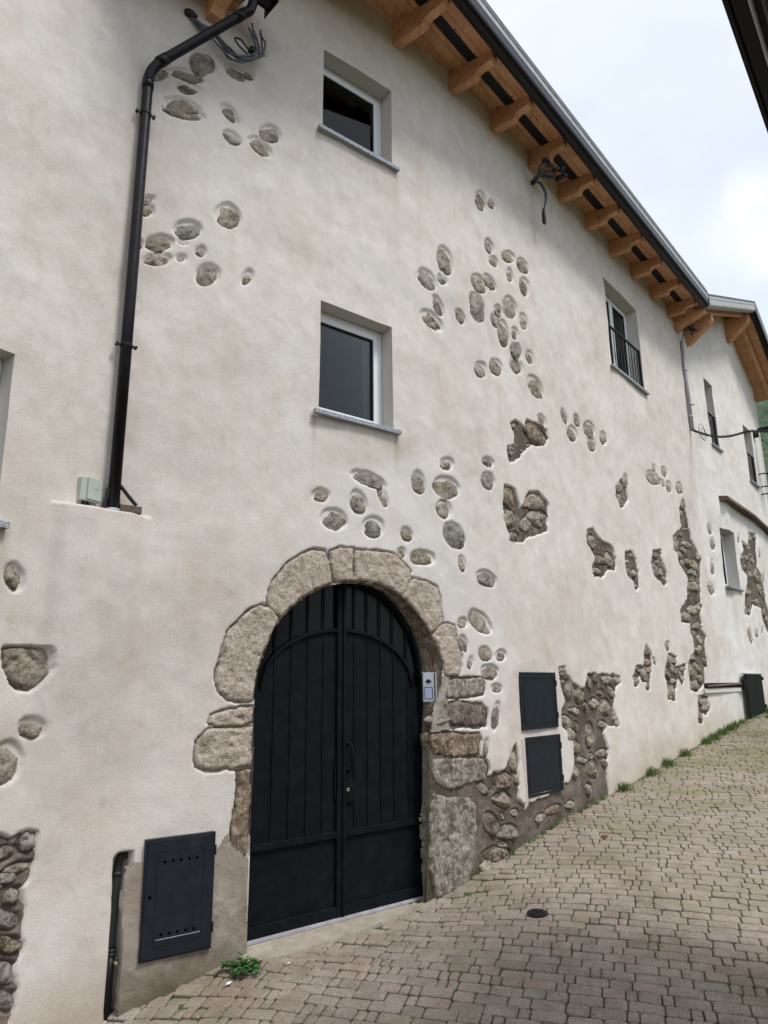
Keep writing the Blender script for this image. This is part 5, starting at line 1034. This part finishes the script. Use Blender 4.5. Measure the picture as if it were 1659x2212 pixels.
# ------------------------------------------------------------- steel cabinets
def cabinet(s0, s1, z0, z1, name, label, group, out=.012, tilt=0., vents=False, hinge_right=True):
    A_ = W(s0, 0, out + max(0, float(U(np.array((s0 + s1) / 2), np.array((z0 + z1) / 2))))); B_ = W(s1, 0, out + max(0, float(U(np.array((s0 + s1) / 2), np.array((z0 + z1) / 2)))))
    t = B_ - A_; L = np.linalg.norm(t); t /= L; n_ = np.array((t[1], -t[0], 0)); H = z1 - z0
    c = thing(name, label, 'cabinet', tuple(A_ + UP * z0), group)
    def bx_(x0, x1, y0, y1, d0, d1, nm, m=M_CAB, bev=.002): return MB().box(A_ + t * x0 + UP * (z0 + y0) + n_ * d0, t * (x1 - x0), UP * (y1 - y0), n_ * (d1 - d0)).build(nm, m, c, bevel=bev)
    mb = MB(); w_ = .028
    for x0, x1, y0, y1 in ((0, w_, 0, H), (L - w_, L, 0, H), (w_, L - w_, H - w_, H), (w_, L - w_, 0, w_)): mb.box(A_ + t * x0 + UP * (z0 + y0) - n_ * .06, t * (x1 - x0), UP * (y1 - y0), n_ * .068)
    mb.build('frame', M_CAB, c, bevel=.002)
    g = w_ + .004
    if vents:
        door_ = bx_(.012, L - .012, .012, H - .012, .004, .016, 'cabinet_door')
        i_ = .085
        for x0, x1, y0, y1 in ((i_, L - i_, H - i_ - .004, H - i_), (i_, L - i_, i_, i_ + .004), (i_, i_ + .004, i_, H - i_), (L - i_ - .004, L - i_, i_, H - i_)): bx_(x0, x1, y0, y1, .0165, .0185, 'pressed_line', M_CAB, 0)
        for r_ in (.20, .80):
            for k in range(5):
                p = A_ + t * (L * (.27 + .115 * k)) + UP * (z0 + H * r_) + n_ * .0145
                MB().tube([p, p + n_ * .003], .0100, 10).build('vent_hole', M_HOLE, c)
        p = A_ + t * .045 + UP * (z0 + H * .52) + n_ * .0145; MB().tube([p, p + n_ * .003], .012, 10).build('lock', M_HOLE, c)
        bx_(L * .2, L * .82, .125, .129, .0165, .018, 'scratch_line', M_COND, 0)
    else:
        door_ = bx_(g, L - g, g, H - g, -.004, .006, 'cabinet_door')
        i_ = .055
        for x0, x1, y0, y1 in ((i_, L - i_, H - i_ - .006, H - i_), (i_, L - i_, i_, i_ + .006), (i_, i_ + .006, i_, H - i_), (L - i_ - .006, L - i_, i_, H - i_)): bx_(x0, x1, y0, y1, .0065, .010, 'pressed_line', M_CAB, 0)
    xh = L - .004
    for yh in (.10, H - .16): bx_(xh, xh + .014, yh, yh + .07, .0, .014, 'hinge')
    return c
cabinet(-1.68, -1.17, -1.82, -1.045, 'meter_cabinet', 'tall black steel cabinet with two rows of vent holes, left of the arched gate', None, .034, vents=True)
cabinet(2.52, 3.32, -.50, .125, 'meter_cabinet', 'upper of the two black steel cabinets stacked in the wall right of the gate', 'black cabinets stacked in the wall')
cabinet(2.54, 3.34, -1.20, -.58, 'meter_cabinet', 'lower black steel cabinet of the stacked pair, resting just above the mortar base', 'black cabinets stacked in the wall')
# white plaster lip beside the lower cabinet
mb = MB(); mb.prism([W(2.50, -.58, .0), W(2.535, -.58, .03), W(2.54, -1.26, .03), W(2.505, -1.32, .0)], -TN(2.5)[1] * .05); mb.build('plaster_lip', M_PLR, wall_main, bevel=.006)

# slot with drain pipe
sp = thing('drain_pipe', 'old dark pipe with brass joint hidden in the narrow slot at the wall foot', 'pipe', tuple(W(-1.83, -2.1, -.08)))
MB().tube(smooth_pts([W(-1.775, -1.155, -.10), W(-1.81, -1.16, -.09), W(-1.825, -1.20, -.085), W(-1.83, -1.30, -.085), W(-1.835, -1.75, -.085)], 5), .027, 12).build('pipe', M_PIPE, sp, True)
for z in (-1.26, -1.74, -1.765): MB().tube([W(-1.832, z - .012, -.085), W(-1.832, z + .012, -.085)], .033, 12).build('pipe_collar', M_PIPE, sp, True)
MB().tube([W(-1.835, -1.77, -.085), W(-1.84, -1.90, -.085), W(-1.84, -2.2, -.085)], [.030, .032, .040], 12).build('pipe_foot', M_IRON, sp, True)
MB().tube([W(-1.815, -1.81, -.06), W(-1.80, -1.82, -.03)], [.016, .012], 8).build('bleed_valve', M_BRASS, sp, True)

# far double shutter and the slit beside it
A_ = W(11.32, 0, .07); t_, n_ = TN(11.9); sh = thing('cellar_shutter', 'dark green grey double shutter low on the white house wall', 'shutter', tuple(A_ + UP * -.75))
A_ = W(11.25, 0, .09)
for k in range(2):
    MB().box(A_ + t_ * (.63 * k + .004) + UP * -.68, t_ * .622, n_ * .03, UP * .82).build('shutter_leaf', M_SHUT, sh, bevel=.004)
MB().box(A_ - t_ * .03 + UP * .142 - n_ * .04, t_ * 1.34, n_ * .09, UP * .02).build('drip_rail', M_SILV, sh)
MB().box(A_ - t_ * .12 + UP * -.16 - n_ * .03, t_ * .11, n_ * .05, UP * .20).build('shutter_side', M_SHUT, sh)
for z in (-.55, .02): MB().box(A_ + t_ * 1.262 + UP * z - n_ * .01, t_ * .05, n_ * .06, UP * .07).build('hinge', M_IRON, sh)
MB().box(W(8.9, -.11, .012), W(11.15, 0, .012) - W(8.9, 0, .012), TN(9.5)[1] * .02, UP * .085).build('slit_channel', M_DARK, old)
MB().tube([W(8.95, -.08, .05), W(11.1, -.05, .05)], .022, 8).build('slit_pipe', M_RAW, old, True)
MB().box(W(8.85, -.20, .0), W(11.2, 0, .0) - W(8.85, 0, .0), TN(9.5)[1] * .035, UP * .075).build('slit_ledge', M_PLR, old, bevel=.008)

# sloping drip cap on the far house
pts = [(11.33, 3.88), (12.6, 3.87), (13.6, 3.86), (14.6, 3.78), (15.6, 3.66), (17.5, 3.5)]
for (a, za), (c, zc) in zip(pts[:-1], pts[1:]):
    P_ = [W(a, za + .02, .0), W(a, za - .02, .20), W(a, za - .10, .22), W(a, za - .10, .0)]; Q_ = [W(c, zc + .02, .0), W(c, zc - .02, .20), W(c, zc - .10, .22), W(c, zc - .10, .0)]
    MB().add(P_ + Q_, [(0, 1, 2, 3)[::-1], (4, 5, 6, 7)] + [(i, i + 4, (i + 1) % 4 + 4, (i + 1) % 4)[::-1] for i in range(4)]).build('drip_cap', M_RAW, wall_far)
# wall hooks near the far corner
for z, lab_ in ((4.95, 'middle one of the three iron cable hooks on the far corner of the white house'), (4.75, 'lowest iron cable hook on the far corner of the white house'), (5.3, 'topmost iron cable hook on the far corner of the white house')):
    h_ = thing('wall_hook', lab_, 'hook', tuple(W(15.5, z)), 'iron hooks on the far corner')
    MB().tube(smooth_pts([W(15.5, z, 0), W(15.52, z + .01, .14), W(15.56, z - .02, .22)], 4), .018, 6).build('arm', M_IRON, h_, True)
    MB().tube([W(15.56, z - .05, .22), W(15.56, z + .03, .22)], .03, 8).build('insulator', M_BLACK, h_, True)
fl = thing('far_lamp_bracket', 'dark bracket sticking out under the far eaves at the right edge', 'bracket', tuple(W(15.6, 6.5)))
MB().tube([W(15.62, 6.45, 0), W(15.62, 6.45, .10)], .10, 12).build('mount', M_BLACK, fl, True)
MB().box(W(15.60, 6.50, .1), TN(15)[1] * 1.0, TN(15)[0] * .10, UP * .10).build('arm', M_GUT, fl, bevel=.01)
for k in range(7):
    MB().tube(smooth_pts([W(15.7, 6.3, .15), W(15.75, 6.1 - .05 * k, .3 + .04 * k), W(15.8 + .03 * k, 5.8, .55), W(15.85, 5.6 + .03 * k, .95)], 4), .014, 5).build('cable', M_CABLE if k % 2 else M_BLACK, fl, True)

# ------------------------------------------------------------- drain cover, litter, leaves
def on_ground(x, y, z=0.0): return Vector((x, y, float(G(x, y)) + z))
dc = thing('drain_cover', 'small round cast iron cover set among the paving blocks', 'drain cover', tuple(on_ground(1.21, 6.36)))
nG = Vector(nn.tolist()); cc = np.array(on_ground(1.21, 6.36, .004)); N3 = nn
MB().tube([cc - N3 * .02, cc + N3 * .004], .085, 24).build('rim', M_IRON, dc)
MB().tube([cc + N3 * .003, cc + N3 * .009], .066, 24).build('lid', M_IRON, dc, bevel=.002)
for k in range(6):
    a = k * math.pi / 3; d_ = e1 * math.cos(a) + e2 * math.sin(a); s_ = np.cross(N3, d_)
    MB().box(cc + N3 * .008 + d_ * .022 - s_ * .005, d_ * .034, s_ * .010, N3 * .004).build('rib', M_IRON, dc)
MB().tube([cc + N3 * .008, cc + N3 * .012], .012, 10).build('hub', M_DARK, dc)
for i, (x, y, sx, lab) in enumerate([(-1.10, 5.50, .030, 'torn scrap of white paper below the clover plant by the wall'), (-.72, 5.74, .018, 'tiny white scrap on the paving in front of the threshold')]):
    p = np.array(on_ground(x, y, .008)); V = [p + e1 * sx * a + e2 * sx * b_ + N3 * c_ for a, b_, c_ in ((-.5, -.7, 0), (.5, -.4, .006), (.6, .6, .012), (.0, .9, .004), (-.6, .5, .002))]
    MB().prism(V, N3 * .0012).build('paper_scrap', M_PAPER); setp(bpy.context.scene.collection.objects[-1], lab, 'paper')
for i, (x, y, lab) in enumerate([(2.28, 8.05, 'curled reddish dry leaf on the mossy blocks near the wall'), (-.93, 5.76, 'small dry leaf on the left end of the threshold')]):
    p = np.array(on_ground(x, y, .012)); L = .045 if i == 0 else .02
    V = [p - e1 * L, p - e1 * .3 * L + e2 * .6 * L + N3 * .015, p + e1 * .6 * L + e2 * .35 * L + N3 * .006, p + e1 * L + N3 * .018, p + e1 * .4 * L - e2 * .4 * L, p - e1 * .4 * L - e2 * .5 * L + N3 * .012]
    o = MB().prism(V, N3 * .0015).build('dry_leaf', M_DRY); setp(o, lab, 'leaf')

# pale grit and crumbs of plaster on the paving
V = []; F = []
gg = np.random.default_rng(5)
for k in range(900):
    if k < 500:
        ss = gg.uniform(-1.6, 9); w0 = W(ss, 0, .05 + abs(gg.normal()) * .25); x, y = w0[0], w0[1]
    else:
        u_ = gg.uniform(3.5, 12); v_ = gg.uniform(-2.5, 1); x = u_ * u18[0] + v_ * e18[0]; y = u_ * u18[1] + v_ * e18[1]
    p = np.array(on_ground(x, y, .002)); L = .002 + .0045 * gg.random() ** 2; b = len(V)
    V += [p + e1 * L * gg.uniform(.6, 1.3), p + e2 * L * gg.uniform(.6, 1.3), p - e1 * L, p - e2 * L, p + N3 * L * .9]
    F += [(b, b + 1, b + 4), (b + 1, b + 2, b + 4), (b + 2, b + 3, b + 4), (b + 3, b, b + 4)]
M_GRIT = metal('grit', (.55, .52, .46), .9, 0, .2, False)
go = link('grit', mesh('grit', V, F), M_GRIT); setp(go, 'pale grit and plaster crumbs scattered over the paving near the wall', 'grit', None, 'stuff')

# ------------------------------------------------------------- clover by the wall
def toned(me, tones):
    at = me.attributes.new('tone', 'FLOAT', 'POINT'); at.data.foreach_set('value', np.array(tones, np.float32))
wp = thing('weed_plant', 'leafy green clover plant growing from the joint where the cement wall meets the threshold', 'plant', tuple(on_ground(-1.02, 5.68)))
rg = np.random.default_rng(11)
root = np.array(on_ground(-1.04, 5.68))
for k in range(44):
    a = rg.random() * 6.28; r_ = .125 * math.sqrt(rg.random()); c_ = root + e1 * r_ * math.cos(a) * 1.2 + e2 * (r_ * math.sin(a)) * .7 - np.array((0, .03, 0)) + UP * (.02 + rg.random() * .12 * (1 - r_ / .18))
    MB().tube(smooth_pts([root + e1 * .3 * (c_ - root)[0], (root + c_) / 2 + UP * .02, c_], 3), .0022, 4).build('stem', M_LEAF, wp)
    for q in range(3):
        b_ = q * 2.09 + rg.random() * .5; d_ = e1 * math.cos(b_) + e2 * math.sin(b_) + UP * rg.normal() * .25; d_ /= np.linalg.norm(d_); s_ = np.cross(UP, d_); s_ /= np.linalg.norm(s_); L = .022 + .014 * rg.random()
        V = [c_, c_ + d_ * L * .5 + s_ * L * .55 + UP * .003, c_ + d_ * L * 1.05 + s_ * L * .40, c_ + d_ * L * .98 - UP * .002, c_ + d_ * L * 1.05 - s_ * L * .40, c_ + d_ * L * .5 - s_ * L * .55 + UP * .003]
        me = mesh('leaf', V, [(0, 1, 2, 3), (0, 3, 4, 5)]); toned(me, [rg.random()] * 6); link('leaf', me, M_LEAF, wp)

# ------------------------------------------------------------- grass along the wall foot
V = []; F = []; T = []
def blade(p, h_, w_, lean, tone):
    a = rg.random() * 6.28; sd = np.array((math.cos(a), math.sin(a), 0)) * w_; b = len(V)
    V.extend([p - sd, p + sd, p + sd * .7 + lean * .35 + UP * h_ * .55, p - sd * .7 + lean * .35 + UP * h_ * .55, p + lean + UP * h_]); F.extend([(b, b + 1, b + 2, b + 3), (b + 3, b + 2, b + 4)]); T.extend([tone] * 5)
tufts = [(4.9, .12, 1), (5.9, .16, 1), (6.55, .15, 1.2), (7.35, .14, 1), (8.5, .18, 1.3), (8.9, .2, 1.2), (9.4, .25, 1.4), (9.9, .25, 1.4), (10.3, .2, 1.0), (10.8, .2, .9), (11.4, .25, .8), (12.4, .3, 1), (13.2, .3, 1), (14, .4, 1)]
for s, sp_, d_ in tufts:
    for k in range(int(190 * d_)):
        ss = s + rg.normal() * sp_ * .5; o = abs(rg.normal()) * .07 + .005; p = W(ss, 0, o + max(0, float(U(np.array(ss), np.array(-1.0))))); p[2] = float(G(p[0], p[1])) - .01
        h_ = (.05 + .11 * rg.random()) * (1 if d_ >= 1 else .7) * math.exp(-((ss - s) / sp_) ** 2 * .6)
        blade(p, h_, .004, (EN * rg.normal() + ET * rg.normal()) * .035 + EN * .015, rg.random())
for k in range(4200):   # low moss and grass line between tufts
    q = rg.random(); ss = 2.0 + 12 * q ** 1.1
    if rg.random() > .55 + .45 * math.sin(ss * 3.1) * math.sin(ss * 7.7): continue
    o = abs(rg.normal()) * .03; p = W(ss, 0, o + max(0, float(U(np.array(ss), np.array(-1.0))))); p[2] = float(G(p[0], p[1])) - .012
    dens = 1.6 if 2.9 < ss < 4.4 else 1
    blade(p, (.014 + .03 * rg.random()) * dens, .003, (EN * rg.normal() + ET * rg.normal()) * .012, rg.random() * .8)
for k in range(1500):   # joints
    u_ = rg.uniform(4, 12); v_ = rg.uniform(-5.5, 1)
    r_ = int((u_ - .9) / BW); u_ = .9 + r_ * BW + BW / 2 - (.010 * (v_ + 2.5) ** 2 * (1 if v_ < -2.5 else .3)); x = u_ * u18[0] + v_ * e18[0]; y = u_ * u18[1] + v_ * e18[1]
    sn, dn_ = near_s(np.array(x), np.array(y))
    if vn(x * 1.4, y * 1.4, 19) < .02: continue
    p = np.array(on_ground(x, y, -.012)); blade(p, .012 + .012 * rg.random(), .0025, e1 * rg.normal() * .008, rg.random())
me = mesh('grass', V, F); toned(me, T); go = link('grass', me, M_GRASS); setp(go, 'tufts of short grass and moss along the foot of the wall and in the paving joints', 'grass', None, 'stuff')

# ------------------------------------------------------------- house across the street: only its dark eave comes into view
opp = thing('opposite_house', 'dark metal edged roof overhang of the house across the street, at the top right', 'house', (2.5, 3.0, -2.3))
ot = np.array((math.sin(R(38)), math.cos(R(38)), 0)); on = np.array((math.cos(R(38)), -math.sin(R(38)), 0)); oq = np.array((3.11, 5.16, 6.0)) * (2.9 / 6.0)
def OPp(t, o, z): return np.array((oq[0], oq[1], 0)) + ot * t + on * o + UP * z
MB().box(OPp(-1.6, 1.35, -4), ot * 4.9, on * .3, UP * 6.85).build('wall', M_PL, opp)
MB().prism([OPp(-1.6, .02, 2.960), OPp(3.25, .02, 2.960), OPp(3.25, 1.4, 3.400), OPp(-1.6, 1.4, 3.400)], UP * .06).build('roof', M_GUT, opp)
MB().prism([OPp(-1.6, .0, 2.900), OPp(3.3, .0, 2.900), OPp(3.3, 0.0, 3.040), OPp(-1.6, 0, 3.040)], on * .02).build('roof_edge', M_GUT, opp)
MB().prism([OPp(-1.6, .03, 2.900), OPp(3.25, .03, 2.900), OPp(3.25, 1.34, 2.900), OPp(-1.6, 1.34, 2.900)], UP * .04).build('soffit', M_GUT, opp)
MB().tube([OPp(-1.6, .17, 2.855), OPp(-.2, .17, 2.855)] + smooth_pts([OPp(.2, .17, 2.855), OPp(.6, 0.18, 2.84), OPp(1.0, .24, 2.76), OPp(1.3, .6, 2.600)], 5), .035, 16).build('gutter_pipe', M_GUT, opp, True)
MB().tube([OPp(-1.6, .10, 2.885), OPp(1.6, .10, 2.885)], .010, 8).build('trim_strip', M_SILV, opp, True)

# ------------------------------------------------------------- far background
V = []; F = []; nA, nR = 60, 14
for i in range(nA):
    az_ = R(5 + 85 * i / (nA - 1))
    for j in range(nR):
        d_ = 90 + 22 * j; hh = -8 + 7.5 * j ** 1.12 * 1.25 + 7 * float(vn(i * .35, j * .6, 20)) + 3 * float(vn(i * 1.3, j * 1.7, 21))
        V.append((d_ * math.sin(az_), d_ * math.cos(az_), hh))
for i in range(nA - 1):
    for j in range(nR - 1): F.append((i * nR + j, i * nR + j + 1, (i + 1) * nR + j + 1, (i + 1) * nR + j))
hill = link('hills', mesh('hills', V, F), M_HILL, None, True); setp(hill, 'green wooded hillside in the gap at the right edge', None, None, 'structure')
dh = thing('distant_house', 'low house with orange clay tile roof beyond the white house at the right edge', 'house', (13.6, 23.5, -1))
d0 = np.array((12.9, 22.6, 0.)); dx = np.array((1.0, .0, 0)); dy = np.array((0, 1.0, 0))
MB().box(d0 + UP * -1.5, dx * 6, dy * 5, UP * 5.6).build('wall', M_PLW, dh)
rf = MB().prism([d0 + UP * 4.2 - dy * .5 - dx * .4, d0 + UP * 6.2 + dy * 2.5 - dx * .4, d0 + UP * 4.2 + dy * 5.5 - dx * .4], dx * 6.8).build('roof', M_TILE, dh)
for k in range(22):
    x = -.36 + k * .3; MB().tube([d0 + dx * x + UP * 4.20 - dy * .55, d0 + dx * x + UP * 6.24 + dy * 2.5], .085, 6).build('tile_row', M_TILE, rf, True)
